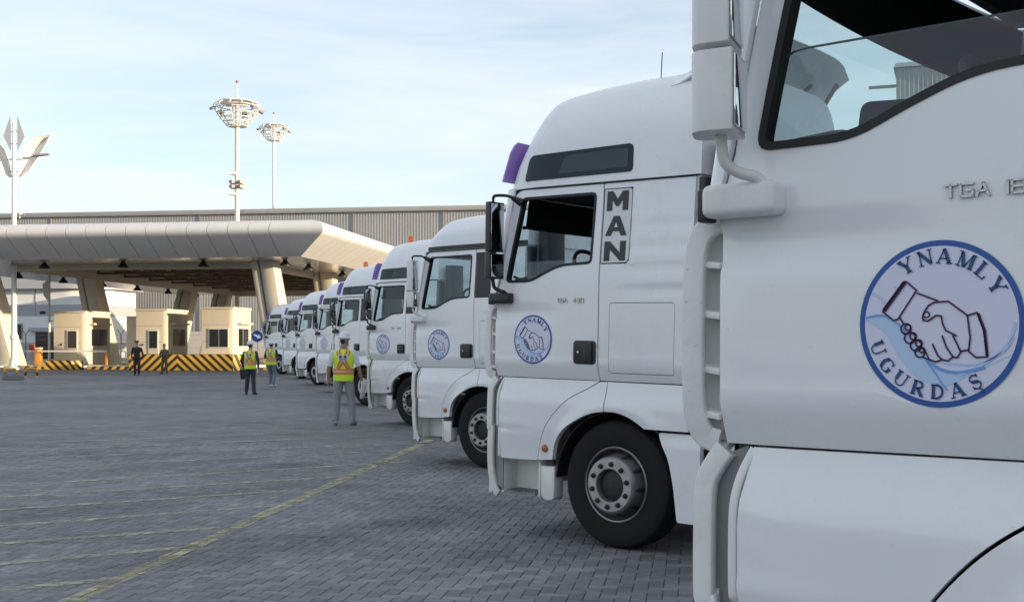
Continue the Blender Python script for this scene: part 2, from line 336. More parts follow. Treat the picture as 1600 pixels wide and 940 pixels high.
def make_pavers():
    u = .1; gap = .0045
    cells = []
    for i in range(-170, 70):
        for j in range(26, 208):
            k = (i - j) % 4
            if k == 0: cells.append((i * u, j * u, (i + 2) * u, (j + 1) * u))
            elif k == 3: cells.append((i * u, j * u, (i + 1) * u, (j + 2) * u))
    keep = []
    for c in cells:
        w = yard((c[0] + c[2]) / 2, (c[1] + c[3]) / 2)
        if w.y < 3.0 or w.y > 20.2: continue
        x = w.x / max(w.y, .5)
        if x < -.52 or x > .50 or w.x > 5.5: continue
        if w.y < 5 and w.x < -4: continue
        keep.append((c, w))
    def vis(c, w):
        px = 800 + FPX * w.x / w.y; py = HZ + FPX * CAMH / w.y
        return 0 < px < 1075 and py < 938
    front = sorted([k for k in keep if vis(*k)], key=lambda k: k[1].y)[:300]
    ids = set(id(k) for k in front)
    def block(mb, x0, y0, x1, y1, h, tx, ty):
        b = .005; x0 += gap / 2; y0 += gap / 2; x1 -= gap / 2; y1 -= gap / 2; zt = lambda x, y: h + tx * (x - x0) + ty * (y - y0)
        vs = [(x0, y0, -.03), (x1, y0, -.03), (x1, y1, -.03), (x0, y1, -.03)]
        vs += [(x, y, zt(x, y) - .004) for x, y in ((x0, y0), (x1, y0), (x1, y1), (x0, y1))]
        vs += [(x, y, zt(x, y)) for x, y in ((x0 + b, y0 + b), (x1 - b, y0 + b), (x1 - b, y1 - b), (x0 + b, y1 - b))]
        mb.add(vs, [(0, 1, 5, 4), (1, 2, 6, 5), (2, 3, 7, 6), (3, 0, 4, 7), (4, 5, 9, 8), (5, 6, 10, 9), (6, 7, 11, 10), (7, 4, 8, 11), (8, 9, 10, 11)])
    rest = MB(); tones = []
    rng = random.Random(3)
    def tone(): return rng.choice((0, 0, 0, .12, -.12, .24, -.2, .06, -.07)) + rng.uniform(-.05, .05)
    shared = {}
    for kind in ('h', 'v'):
        for var in range(6):
            mb = MB(); w, d = (.2, .1) if kind == 'h' else (.1, .2)
            block(mb, -w / 2, -d / 2, w / 2, d / 2, 0, rng.uniform(-.012, .012), rng.uniform(-.012, .012))
            me = mb.mesh('paver', PAVER, ang=20, fix=False); at = me.attributes.new('tone', 'FLOAT', 'FACE'); t = tone()
            at.data.foreach_set('value', [t] * len(me.polygons)); shared[kind, var] = me
    for k in keep:
        (x0, y0, x1, y1), w = k; PAV.append((x0 + .006, y0 + .006, x1 - .006, y1 - .006))
        if id(k) in ids:
            me = shared['h' if x1 - x0 > .15 else 'v', rng.randrange(6)]
            o = obj('paver', me, ground); o.location = yard((x0 + x1) / 2, (y0 + y1) / 2) + Vector((0, 0, rng.uniform(-.0015, .001))); o.rotation_euler = (0, 0, -TH)
        else:
            n0 = len(rest.f); block(rest, x0, y0, x1, y1, rng.uniform(-.0018, .001), rng.uniform(-.012, .012), rng.uniform(-.012, .012)); tones += [tone()] * (len(rest.f) - n0)
    me = rest.mesh('paver_field', PAVER, ang=20, fix=False); at = me.attributes.new('tone', 'FLOAT', 'FACE'); at.data.foreach_set('value', tones)
    o = obj('paver_field', me, ground); o.rotation_euler = (0, 0, -TH); tag(o, kind='stuff')
make_pavers()

# painted lines: worn paint sitting on each block, joints left open
def clip(poly, x0, y0, x1, y1):
    def cut(pl, ins, inter):
        out = []
        for i in range(len(pl)):
            a, b = pl[i - 1], pl[i]
            if ins(b):
                if not ins(a): out.append(inter(a, b))
                out.append(b)
            elif ins(a): out.append(inter(a, b))
        return out
    def ix(v): return lambda a, b: (v, a[1] + (b[1] - a[1]) * (v - a[0]) / (b[0] - a[0]))
    def iy(v): return lambda a, b: (a[0] + (b[0] - a[0]) * (v - a[1]) / (b[1] - a[1]), v)
    for ins, it in ((lambda p: p[0] >= x0, ix(x0)), (lambda p: p[0] <= x1, ix(x1)), (lambda p: p[1] >= y0, iy(y0)), (lambda p: p[1] <= y1, iy(y1))):
        if not poly: return poly
        poly = cut(poly, ins, it)
    return poly
def paint_material(name, col, cover):
    m = bpy.data.materials.new(name); m.use_nodes = True; nt = m.node_tree; N = nt.nodes; L = nt.links; b = N['Principled BSDF']
    b.inputs['Base Color'].default_value = (*col, 1); b.inputs['Roughness'].default_value = .75
    ge = N.new('ShaderNodeNewGeometry'); n = N.new('ShaderNodeTexNoise'); n.inputs['Scale'].default_value = 3.5; n.inputs['Detail'].default_value = 8; n.inputs['Roughness'].default_value = .75
    at = N.new('ShaderNodeAttribute'); at.attribute_name = 'wear'
    r = N.new('ShaderNodeMapRange'); r.inputs[1].default_value = .32; r.inputs[2].default_value = .62; r.inputs[3].default_value = .12; r.inputs[4].default_value = cover
    mu = N.new('ShaderNodeMath'); mu.operation = 'MULTIPLY'
    L.new(ge.outputs['Position'], n.inputs['Vector']); L.new(n.outputs[0], r.inputs[0]); L.new(r.outputs[0], mu.inputs[0]); L.new(at.outputs['Fac'], mu.inputs[1]); L.new(mu.outputs[0], b.inputs['Alpha'])
    return m
YPAINT = paint_material('worn_yellow_paint', (.46, .43, .25), 1.0)
YPAINT2 = paint_material('faded_yellow_paint', (.46, .44, .30), .8)
def marking(name, a, b, w, mat, label_part=None, wear=(.35, 1.), p_full=.15):
    """a strip from a to b (photo pixels on the ground), width w metres"""
    A = on_ground(*a); B = on_ground(*b); rng = random.Random(int(a[0] * 7 + a[1] * 13))
    toy = lambda P: (P.x * math.cos(TH) - P.y * math.sin(TH), P.x * math.sin(TH) + P.y * math.cos(TH))
    A2, B2 = Vector(toy(A)), Vector(toy(B)); d = (B2 - A2).normalized(); nn = Vector((-d.y, d.x)) * w / 2
    strip = [tuple(A2 + nn), tuple(A2 - nn), tuple(B2 - nn), tuple(B2 + nn)]
    mb = MB(); wr = []
    x0 = min(p[0] for p in strip); x1 = max(p[0] for p in strip); y0 = min(p[1] for p in strip); y1 = max(p[1] for p in strip)
    for r in PAV:
        if r[2] < x0 or r[0] > x1 or r[3] < y0 or r[1] > y1: continue
        pl = clip(strip, *r)
        if len(pl) < 3: continue
        ww = rng.uniform(*wear)
        if rng.random() < p_full: ww = 1.5
        mb.add([(x, y, .0035) for x, y in pl], [tuple(range(len(pl)))]); wr.append(ww)
    # beyond the blocks laid one by one the strip runs on as a sheet
    L = (B2 - A2).length; n = max(1, int(L / .6))
    for i in range(n):
        c0, c1 = A2 + d * L * i / n, A2 + d * L * (i + 1) / n
        w0, w1 = yard(*c0), yard(*c1)
        if min(w0.y, w1.y) < 20.3: continue
        z = lambda q: gz(yard(*q).y) + .006
        vs = [c0 + nn, c0 - nn, c1 - nn, c1 + nn]
        mb.add([(v.x, v.y, z(v)) for v in vs], [(0, 1, 2, 3)]); wr.append(rng.uniform(*wear))
    if not mb.f: return
    me = mb.mesh(name, mat, fix=False); at = me.attributes.new('wear', 'FLOAT', 'FACE'); at.data.foreach_set('value', wr)
    for p in me.polygons:
        if p.normal.z < 0: p.flip()
    o = obj(name, me); o.rotation_euler = (0, 0, -TH); tag(o, kind='structure'); return o
marking('bay_line', (60, 962), (672, 687), .15, YPAINT, wear=(.5, 1.15), p_full=.2)
for a, b in (((-60, 927), (168, 905)), ((-60, 886), (312, 853)), ((-60, 853), (345, 824)), ((-60, 826), (428, 790)), ((-60, 800), (455, 766)), ((-60, 780), (560, 743)), ((-60, 762), (640, 721)),
             ((-60, 736), (560, 706)), ((60, 715), (640, 692)), ((-60, 707), (520, 684)), ((100, 690), (600, 671)), ((-60, 684), (480, 665)), ((60, 670), (520, 654))):
    marking('hatch_line', a, b, .12, YPAINT2, wear=(.75, 1.3), p_full=.2)
# ------------------------------------------------------------------ warehouse, terminal building, tall building
CLAD = M('grey_metal_cladding', (.34, .342, .345), .45, metal=.25, var=.06, vs=.3)
CLADD = M('grey_metal_trim', (.32, .32, .32), .5, metal=.2, var=.06, vs=.5)
CONC = M('painted_concrete', (.55, .54, .52), .8, var=.08, vs=.4, dirt=.3)
CREAM = M('cream_panel', (.66, .60, .49), .5, var=.05, vs=.6, dirt=.15)
CREAMW = M('cream_column_cladding', (.70, .65, .55), .45, var=.05, vs=.5, dirt=.15)
ALU = M('aluminium_composite_panel', (.62, .62, .62), .38, metal=.0, var=.04, vs=.8)
SOFFIT = M('glossy_soffit', (.50, .48, .45), .2, metal=.4, var=.05, vs=.5)
WHITEW = M('white_wall_panel', (.70, .71, .72), .6, var=.04, vs=.4)
GREYW = M('grey_wall_band', (.33, .36, .40), .55, var=.05, vs=.5)
ROOFG = M('grey_curved_roof', (.40, .41, .43), .45, metal=.3, var=.05, vs=.3)
WINDK = M('dark_window_glass', (.010, .014, .017), .08, spec=.35)
FRAMEG = M('window_frame_grey', (.25, .25, .26), .5)
POLEW = M('white_painted_pole', (.74, .72, .68), .4, var=.04, vs=1.)
YELB = M('yellow_hazard_paint', (.72, .40, .035), .55, var=.1, vs=2.5, dirt=.3, dirtcol=(.15, .10, .05))
BLKB = M('black_hazard_paint', (.028, .025, .022), .6, var=.2, vs=2.5)
STEELB = M('brown_roof_steel', (.16, .125, .095), .6, var=.15, vs=1.)
DECK = M('roof_deck', (.10, .088, .075), .8, var=.15, vs=.6)
LAMPB = M('black_lamp_shade', (.02, .02, .02), .5)

def make_warehouse():
    root = empty('warehouse', yard(-60, 135), -TH, 'long grey warehouse with ribbed metal walls behind the toll canopy', 'warehouse'); root.location.z = gz(140)
    x0, x1 = -70, 66; zb, zt = 3.0, 16.6
    mb = MB(); pts = []; x = x0; n = 0
    while x < x1:                      # trapezoid ribs
        pts += [(x, 0), (x + .17, 0), (x + .21, -.018), (x + .29, -.018)]; x += .33
    vs = []; fs = []
    for px, py in pts: vs += [(px, py, zb), (px, py, zt)]
    for i in range(len(pts) - 1): fs.append((2 * i, 2 * i + 2, 2 * i + 3, 2 * i + 1))
    mb.add(vs, fs); mb.build('wall_cladding', CLAD, root, ang=20, fix=False)
    MB().box(x0, x1, .3, 60, 0, zt - .3).build('wall', CONC, root)
    MB().box(x0, x1, -.12, .25, 0, zb).build('base_wall', CONC, root)
    MB().box(x0 - .3, x1 + .3, -.35, .2, zt, zt + .55).build('roof_edge', CLADD, root, bevel=.05)
    MB().hexa([(x0, .2, zt + .1), (x1, .2, zt + .1), (x1, 60, zt + .1), (x0, 60, zt + .1)], [(x0, .2, zt + .4), (x1, .2, zt + .4), (x1, 30, zt + 3), (x0, 30, zt + 3)]).build('roof', ROOFG, root)
    dp = MB().box(-.07, .07, -.13, -.03, zb, zt).mesh('downpipe', CLADD)
    for k in (-52, -33.6, -15.6, 3.0, 21.5, 32): obj('downpipe', dp, root, (k, 0, 0))
    return root
make_warehouse()

def make_terminal():
    root = empty('terminal_building', yard(-75, 120), -TH, 'white two storey building with grey band and curved grey roof, left of the warehouse', 'building'); root.location.z = gz(124)
    def plan(r):                       # right corner rounded in plan
        pts = [(-40, 0)]; R0 = 4
        for k in range(9):
            a = R(-90 + 90 * k / 8); pts.append((13.2 - R0 + (R0 + r) * math.cos(a) * 1.0, R0 + (R0 + r) * math.sin(a)))
        pts[0] = (-40, -r); pts += [(13.2 + r, 8.5), (-40, 8.5)]; return pts
    def slab(name, z0, z1, r, m): MB().prism(plan(r), 'z', z0, z1).build(name, m, root, ang=30)
    slab('plinth', 0, 1.75, .02, GREYW); slab('lower_wall', 1.75, 4.55, 0, WHITEW); slab('grey_band', 4.55, 5.75, .03, GREYW); slab('upper_wall', 5.75, 7.4, 0, WHITEW)
    slab('roof_fascia', 7.4, 9.6, .9, ROOFG); slab('roof', 9.6, 10.4, -.5, ROOFG)
    for x in (-19.5, -15.2, -10.5, -5.8, -1.2, 3.6):
        f = MB().box(x - .95, x + .95, -.08, .02, 2.1, 3.75).build('window', FRAMEG, root)
        MB().box(x - .82, x + .82, -.11, -.079, 2.22, 3.63).build('pane', WINDK, f)
    for x in (-20, -13.4, -6.8, -.2, 6): MB().box(x - .04, x + .04, -.045, .0, 4.55, 7.4).build('panel_joint', FRAMEG, root)
    MB().box(5.5, 8.8, -.5, .2, 2.9, 3.3).build('door_canopy', GREYW, root); MB().box(6, 8.4, -.03, .05, 0, 2.8).build('door', WINDK, root)
make_terminal()

def make_tall():
    root = empty('elevator_tower', (45.5, 140, gz(140)), -R(20), 'tall pale grey ribbed tower seen through the nearest cab window', 'tower')
    mb = MB(); pts = []; x = -1.2
    while x < 12: pts += [(x, 0), (x + .25, 0), (x + .3, -.06), (x + .45, -.06)]; x += .5
    vs = []; fs = []
    for px, py in pts: vs += [(px, py, 0), (px, py, 33.6)]
    for i in range(len(pts) - 1): fs.append((2 * i, 2 * i + 2, 2 * i + 3, 2 * i + 1))
    mb.add(vs, fs); mb.build('cladding', CLAD, root, ang=20, fix=False)
    MB().box(-1.2, 12, .1, 12, 0, 33.4).build('wall', CLADD, root)
    MB().hexa([(-1.5, -.3, 33.4), (12.3, -.3, 33.4), (12.3, 12.3, 33.4), (-1.5, 12.3, 33.4)], [(-1.2, .2, 34), (12, .2, 34), (12, 11.8, 34), (-1.2, 11.8, 34)]).build('roof', ROOFG, root)
    MB().box(-4.3, -1.2, 1, 1.4, 31.4, 31.7).build('hoist_beam', FRAMEG, root)
    MB().box(-1.26, -1.15, 2, 3.6, 28.5, 31).build('window', WINDK, root)
make_tall()

def make_shade_hall():                # unseen hall, added so that its shadow lies over the yard and trucks
    root = empty('unseen_shade_hall', (46, 31.5, 0), R(-3), 'large unseen grey hall added out of frame to the right to shade the yard', 'warehouse')
    MB().box(0, 60, -170, 0, 0, 16.5).build('wall', CLAD, root); MB().box(-.4, 60.4, -170.4, .4, 16.5, 17.1).build('roof', ROOFG, root)
    for k in range(9): MB().box(-.06, .03, -14 - k * 18, -9 - k * 18, 0, 5).build('dock_door', CLADD, root)
make_shade_hall()

# ------------------------------------------------------------------ toll canopy
CP0, CP1, CQ0, CQ1, ZS = -51.0, -22.6, 68.1, 116.0, 6.9
def make_canopy():
    O = yard(0, 0); root = empty('toll_canopy', (0, 0, 0), -TH, 'wide toll plaza canopy with slanted cream columns and rounded panel edge', 'canopy')
    prof = [(0, 0), (1.74, 1.10), (1.88, 1.22), (1.95, 1.36), (1.94, 1.52), (1.84, 1.68), (1.66, 1.82), (1.40, 1.93), (1.05, 2.0), (.2, 2.06)]   # outward, up
    def edge(name, A, B, out, n, mat):
        A, B = Vector((*A, 0)), Vector((*B, 0)); o = Vector((*out, 0)); d = (B - A); L = d.length; w = L / n; d.normalize()
        # mitred ends come from the flare at both ends; plain panels share one mesh
        g = .016; mb = MB()
        def strip(s0, s1, f0, f1):
            m = MB(); vs = []
            for u, z in prof: vs += [o * u + d * (s0 - f0 * u) + Vector((0, 0, z)), o * u + d * (s1 + f1 * u) + Vector((0, 0, z))]
            m.add(vs, [(2 * i, 2 * i + 1, 2 * i + 3, 2 * i + 2) for i in range(len(prof) - 1)]); return m.mesh(name, mat, ang=35, solid=.03)
        first = strip(g, w - g, 1, 0); mid = strip(g, w - g, 0, 0); last = strip(g, w - g, 0, 1)
        for i in range(n):
            obj(name, first if i == 0 else last if i == n - 1 else mid, root, A + d * w * i + Vector((0, 0, ZS)))
    edge('fascia_panel', (CP0, CQ0), (CP1, CQ0), (0, -1), 23, ALU)
    edge('fascia_panel', (CP1, CQ0), (CP1, CQ1), (1, 0), 38, ALU)
    edge('fascia_panel', (CP1, CQ1), (CP0, CQ1), (0, 1), 23, ALU)
    edge('fascia_panel', (CP0, CQ1), (CP0, CQ0), (-1, 0), 38, ALU)
    MB().box(CP0 - 1, CP1 + 1, CQ0 - 1, CQ1 + 1, ZS + 1.6, ZS + 1.9).build('roof_deck', DECK, root)
    a, b, c, d = CP0, CP1, CQ0, CQ1; ia, ib, ic, id_ = -43.2, -27.0, 72.6, 112.0
    for i, (x0, x1, y0, y1) in enumerate(((a, b, c, ic), (a, b, id_, d), (a, ia, ic, id_), (ib, b, ic, id_))):
        MB().box(x0 + .01, x1 - .01, y0 + .01, y1 - .01, ZS, ZS + .08).build('soffit', SOFFIT, root)
    for x0, x1, y0, y1 in ((ia - .25, ia, ic, id_), (ib, ib + .25, ic, id_), (ia, ib, ic - .25, ic), (ia, ib, id_, id_ + .25)):
        MB().box(x0, x1, y0, y1, ZS - .35, ZS + 1.55).build('edge_beam', CREAM, root)
    # trusses inside the opening, each one a part
    for k in range(9):
        y = ic + 2.4 + k * 4.3; m = MB()
        m.box(ia, ib, y - .1, y + .1, ZS + .05, ZS + .22); m.box(ia, ib, y - .08, y + .08, ZS + 1.2, ZS + 1.4)
        for j in range(11):
            x = ia + j * (ib - ia) / 11; w = (ib - ia) / 22
            m.tube([(x, y, ZS + .15), (x + w, y, ZS + 1.25)], .05, 6); m.tube([(x + w, y, ZS + 1.25), (x + 2 * w, y, ZS + .15)], .05, 6)
        m.build('roof_truss', STEELB, root)
    for k in range(6):
        x = ia + 1.4 + k * 2.7; MB().box(x - .07, x + .07, ic, id_, ZS + .25, ZS + .45).build('purlin', STEELB, root)
    # slanted columns: two slabs with a dark joint between
    def column(p, qt, qb):
        g = gz(qb + 4); n = MB(); zt = ZS; dq = .78
        def slab(x0, x1, extra=0.):
            return ([(x0, qb - dq - .1 - extra, g), (x1, qb - dq - .1 - extra, g), (x1, qb + dq + .1, g), (x0, qb + dq + .1, g)], [(x0, qt - dq * .8 - extra, zt), (x1, qt - dq * .8 - extra, zt), (x1, qt + dq * .8, zt), (x0, qt + dq * .8, zt)])
        col = MB().hexa(*slab(p - .72, p - .28)).build('column', CREAMW, root, bevel=.03)
        MB().hexa(*slab(p - .28, p - .14, -.1)).build('joint', FRAMEG, col)
        MB().hexa(*slab(p - .14, p + .72, .05)).build('slab', CREAMW, col, bevel=.03)
    for p in (-44.1, -26.1):
        for qt, qb in ((71.8, 75.2), (84, 87), (102, 98.4), (110, 106.4)): column(p - (.9 if p < -40 and qt < 75 else 0), qt, qb)
    lamp = MB().lathe([(.12, .3), (.13, .25), (.16, .2), (.34, -.02), (.34, -.08), (.28, -.1), (0, -.1)], 20).mesh('lamp', LAMPB)
    for p, q in [(-47.3, 80 + k * 6.2) for k in range(6)] + [(-47.3, 73.8)] + [(-40 + k * 5.2, 70.6) for k in range(4)] + [(-24.2, 74.5), (-24.2, 82), (-24.2, 90)] + [(-45.3, 70.6), (-50, 70.6)]:
        obj('lamp', lamp, root, (p, q, ZS - .3))
    return root
make_canopy()

# ------------------------------------------------------------------ booths, islands, barriers
def at_yard(px, py):
    P = on_ground(px, py); return P.x * math.cos(TH) - P.y * math.sin(TH), P.x * math.sin(TH) + P.y * math.cos(TH)
def base_z(p, q): return gz(yard(p, q).y)
def island(p0, p1, q0, q1, label):
    z = base_z(p0, q0); root = empty('toll_island', yard((p0 + p1) / 2, q0), -TH, label, 'traffic island'); root.location.z = z
    w = (p1 - p0) / 2
    MB().box(-w, w, 0, q1 - q0, -.05, .2).build('kerb', CONC, root, bevel=.02)
    n = int((p1 - p0) / .55); k = MB(); 
    for i in range(n):
        x = -w + (p1 - p0) * i / n; s = (p1 - p0) / n / 2
        MB().add([(x + .0, -.012, .0), (x + s, -.012, .0), (x + s + .16, -.012, .19), (x + .16, -.012, .19), (x, .003, 0), (x + s, .003, 0), (x + s + .16, .003, .19), (x + .16, .003, .19)], [(0, 1, 2, 3), (4, 7, 6, 5), (0, 4, 5, 1), (1, 5, 6, 2), (2, 6, 7, 3), (3, 7, 4, 0)]).build('stripe', YELB, root)
        MB().add([(x + s, -.01, .0), (x + 2 * s, -.01, .0), (min(w, x + 2 * s + .16), -.01, .19), (x + s + .16, -.01, .19), (x + s, .003, 0), (x + 2 * s, .003, 0), (min(w, x + 2 * s + .16), .003, .19), (x + s + .16, .003, .19)], [(0, 1, 2, 3), (4, 7, 6, 5), (0, 4, 5, 1), (1, 5, 6, 2), (2, 6, 7, 3), (3, 7, 4, 0)]).build('stripe', BLKB, root)
    return root
island(-49, -44.6, 72.5, 112, 'raised island with yellow and black kerb at the far left of the plaza')
island(-43.9, -38.9, 72.5, 108, 'raised island with striped kerb under the left booth')
island(-38.2, -29.4, 72.5, 108, 'raised island under the two middle booths')

def booth(p0, p1, q, depth, h, label, door=None, fwin=None, annex=0.):
    z = base_z(p0, q) + .2; w = p1 - p0; root = empty('toll_booth', yard(p0, q) + Vector((0, 0, z)), -TH, label, 'toll booth')
    ch = .42                                           # chamfered near right corner
    plan = [(0, 0), (w - ch, 0), (w - ch * .3, ch * .12), (w - ch * .08, ch * .35), (w, ch), (w, depth), (0, depth)]
    MB().prism(plan, 'z', 0, h).build('body', CREAM, root, ang=50)
    MB().prism([(x + (.06 if x > w / 2 else -.06), y + (.06 if y > depth / 2 else -.06)) for x, y in plan], 'z', h, h + .12).build('roof_edge', CREAM, root)
    for zz in (h * .42, h * .72): MB().box(.02, w - ch, -.006, .004, zz - .012, zz + .012).build('panel_joint', FRAMEG, root)
    if annex: MB().box(-annex, -.002, .5, depth - .2, 0, h - .35).build('annex', CREAM, root, bevel=.02)
    def framed(name, x0, x1, z0, z1, face='f', split=0):
        if face == 'f': bx = lambda a, b, c, d, e: (a, b, -c, .01, d, e)
        else: bx = lambda a, b, c, d, e: (w - .01, w + c, a, b, d, e)
        f = MB().box(*bx(x0, x1, .05, z0, z1)).build(name, POLEW, root)
        if split:
            xm = x0 + (x1 - x0) * split
            MB().box(*bx(x0 + .06, xm - .03, .062, z0 + .06, z1 - .06)).build('pane', WINDK, f); MB().box(*bx(xm + .03, x1 - .06, .062, z0 + .06, z1 - .06)).build('pane', WINDK, f)
        else: MB().box(*bx(x0 + .07, x1 - .07, .062, z0 + .07, z1 - .07)).build('pane', WINDK, f)
    if door:
        framed('door', door[0], door[1], 1.05, 2.35); MB().box(door[0], door[1], -.04, .01, .02, 1.03).build('door_panel', CREAM, root)
        MB().box(door[0] - .5, door[0] - .38, -.05, .005, 1.3, 1.42).build('card_reader', BLKB, root)
    if fwin: framed('window', fwin[0], fwin[1], 1.15, 2.45, 'f', .52)
    framed('service_window', .55, depth - .5, 1.2, 2.5, 's', .45)
    MB().box(w - .01, w + .35, .4, depth - .4, 2.72, 2.84).build('window_awning', CREAM, root)
    return root
booth(-43.5, -41.1, 78, 3.4, 3.55, 'cream booth on the left island beside a slanted column', door=(1.0, 1.75))
booth(-37.5, -35.2, 78, 3.2, 3.65, 'cream booth with annex behind the striped barrier and the soldier', door=(.9, 1.6), annex=.95)
booth(-32.6, -30.3, 77.5, 3.0, 3.75, 'cream booth with a wide front window, nearest the parked trucks', fwin=(.5, 1.9))
booth(-28.2, -26.2, 81, 3.0, 3.6, 'cream booth half hidden behind the farthest truck', fwin=(.4, 1.5))

def hazard(p0, p1, q, dep, h, label, apex=None, right_slant=True):
    z = base_z(p0, q); w = p1 - p0; root = empty('striped_barrier', yard(p0, q) + Vector((0, 0, z)), -TH, label, 'road barrier')
    c = .5
    plan = [(0, 0), (w - c, 0), (w, c * 1.2), (w, dep), (0, dep)]
    MB().prism(plan, 'z', 0, h).build('concrete_block', BLKB, root)
    s = .27; x = -h * 2
    ap = apex if apex is not None else w + 10
    def quad(pts):
        pl = clip(pts, 0.02, .03, w - c, h - .02)
        if len(pl) >= 3: MB().prism(pl, 'y', -.012, .006).build('stripe', YELB, root)
    k = 0
    while k < 60:
        x0 = ap - h + k * s * 2
        # right of the apex the stripes fall to the right, left of it they fall to the left
        for sg in (1, -1):
            A = ap + sg * (k * s * 2 - h * 1.1); B = A + sg * s
            pts = [(A, h), (B, h), (B + sg * h * 1.1, 0), (A + sg * h * 1.1, 0)]
            if sg > 0: pl = clip(pts, ap, 0.02, w - c, h - .02)
            else: pl = clip(pts, 0.02, 0.02, ap, h - .02)
            if len(pl) >= 3: MB().prism(pl, 'y', -.012, .006).build('stripe', YELB, root)
        k += 1
        if ap + k * s * 2 - h > w and ap - k * s * 2 + h < 0: break
    m = Matrix.Translation((w - c, 0, 0)) @ Matrix.Rotation(math.atan2(c * 1.2, c), 4, 'Z'); L = math.hypot(c, c * 1.2)
    for k in range(4):
        A = -.6 + k * .42; pl = clip([(A, h), (A + .2, h), (A + .2 + .5, 0), (A + .5, 0)], .01, .02, L - .01, h - .02)
        if len(pl) >= 3:
            o = MB().prism(pl, 'y', -.012, .006).build('stripe', YELB, root); o.matrix_local = m
    return root
hazard(-33.8, -26.7, 69.3, .5, 1.0, 'long yellow and black chevron barrier in front of the middle booths', apex=3.1)
hazard(-39.9, -37.7, 70.6, .5, .6, 'low yellow and black barrier before the left booth', apex=-.5)
hazard(-25.6, -24.0, 71.5, .5, .9, 'short striped barrier behind the blue arrow sign', apex=-.5)

def boom(px, Yq, p_from, p_to, label, label2):
    p, q = p_from, Yq; z = base_z(p, q) + .2
    c = empty('barrier_cabinet', yard(p, q) + Vector((0, 0, z)), -TH, label, 'barrier gate')
    MB().box(-.2, .2, -.17, .17, 0, 1.1).build('cabinet', M('orange_cabinet', (.75, .27, .03), .45, var=.05), c, bevel=.03)
    MB().box(-.23, .23, -.2, .2, 1.1, 1.17).build('cap', POLEW, c, bevel=.01)
    L = p_to - p_from
    MB().box(0.1, L, -.3, -.22, .86, .98).build('boom_arm', POLEW, c, bevel=.01)
    MB().box(L - .06, L + .06, -.32, -.2, 0, .86).build('rest_post', M('orange_post', (.75, .25, .03), .45), c)
boom(66, 77, -45.9, -43.9, 'orange barrier cabinet with white boom by the left lamp post', '')
boom(117, 76.2, -43.6, -38.6, 'orange post barrier with long white boom beside the left booth', '')

# steel pipe rails, fence posts with barbed arms, red box, camera pole behind the booths
def fence():
    root = empty('perimeter_fence', yard(-56, 114), -TH, 'wire fence with y shaped posts in front of the white building', 'fence'); root.location.z = gz(120)
    for k in range(10):
        x = -14 + k * 3.4; m = MB(); m.tube([(x, 0, 0), (x, 0, 2.5)], .05, 8); m.tube([(x, 0, 2.5), (x - .35, 0, 3.0)], .035, 6); m.tube([(x, 0, 2.5), (x + .35, 0, 3.0)], .035, 6); m.build('post', M('green_post', (.05, .08, .07), .5), root)
    for z in (.4, 1.2, 2.0, 2.45): MB().tube([(-14, 0, z), (16.6, 0, z)], .012, 5).build('wire', FRAMEG, root)
fence()
def rail(px0, px1, py, label):
    a = on_ground(px0, py); b = on_ground(px1, py); root = empty('pipe_rail', a, math.atan2(b.y - a.y, b.x - a.x), label, 'railing'); L = (b - a).length
    for z in (.55, 1.05): MB().tube([(0, 0, z), (L, 0, z)], .03, 8).build('rail', POLEW, root)
    n = max(2, int(L / 1.2))
    for i in range(n + 1): MB().tube([(L * i / n, 0, 0), (L * i / n, 0, 1.05)], .035, 8).build('post', POLEW, root)
rail(28, 60, 572, 'white pipe railing beside the tall lamp post')
rail(180, 196, 571, 'short white pipe railing left of the chevron barrier')
rail(388, 397, 570, 'short pipe railing between the right booths')
def red_box():
    P = on_ground(50, 569); r = empty('red_sign_box', P, 0, 'small red box on a post behind the left railing', 'sign box')
    MB().tube([(0, 0, 0), (0, 0, 1.2)], .03, 8).build('post', FRAMEG, r); MB().box(-.22, .22, -.08, .08, 1.1, 1.55).build('box', M('red_box_paint', (.55, .05, .03), .4), r, bevel=.01)
red_box()
def cctv():
    P = on_ground(77, 571); r = empty('camera_pole', P, 0, 'slim pole with surveillance cameras behind the left booth', 'camera pole')
    MB().tube([(0, 0, 0), (0, 0, 6.6)], .085, 12).build('pole', POLEW, r)
    for x, z in ((-.45, 3.9), (.75, 3.3)):
        MB().tube([(0, 0, z), (x, 0, z)], .03, 6).build('bracket', FRAMEG, r); MB().box(x - .22, x + .14, -.12, .1, z - .1, z + .1).build('camera', BLKB, r, bevel=.02)
    MB().prism([(0, 6.4), (-.5, 6.0), (-.42, 5.2), (0, 4.6)], 'y', -.02, .02).build('flag', POLEW, r)
cctv()

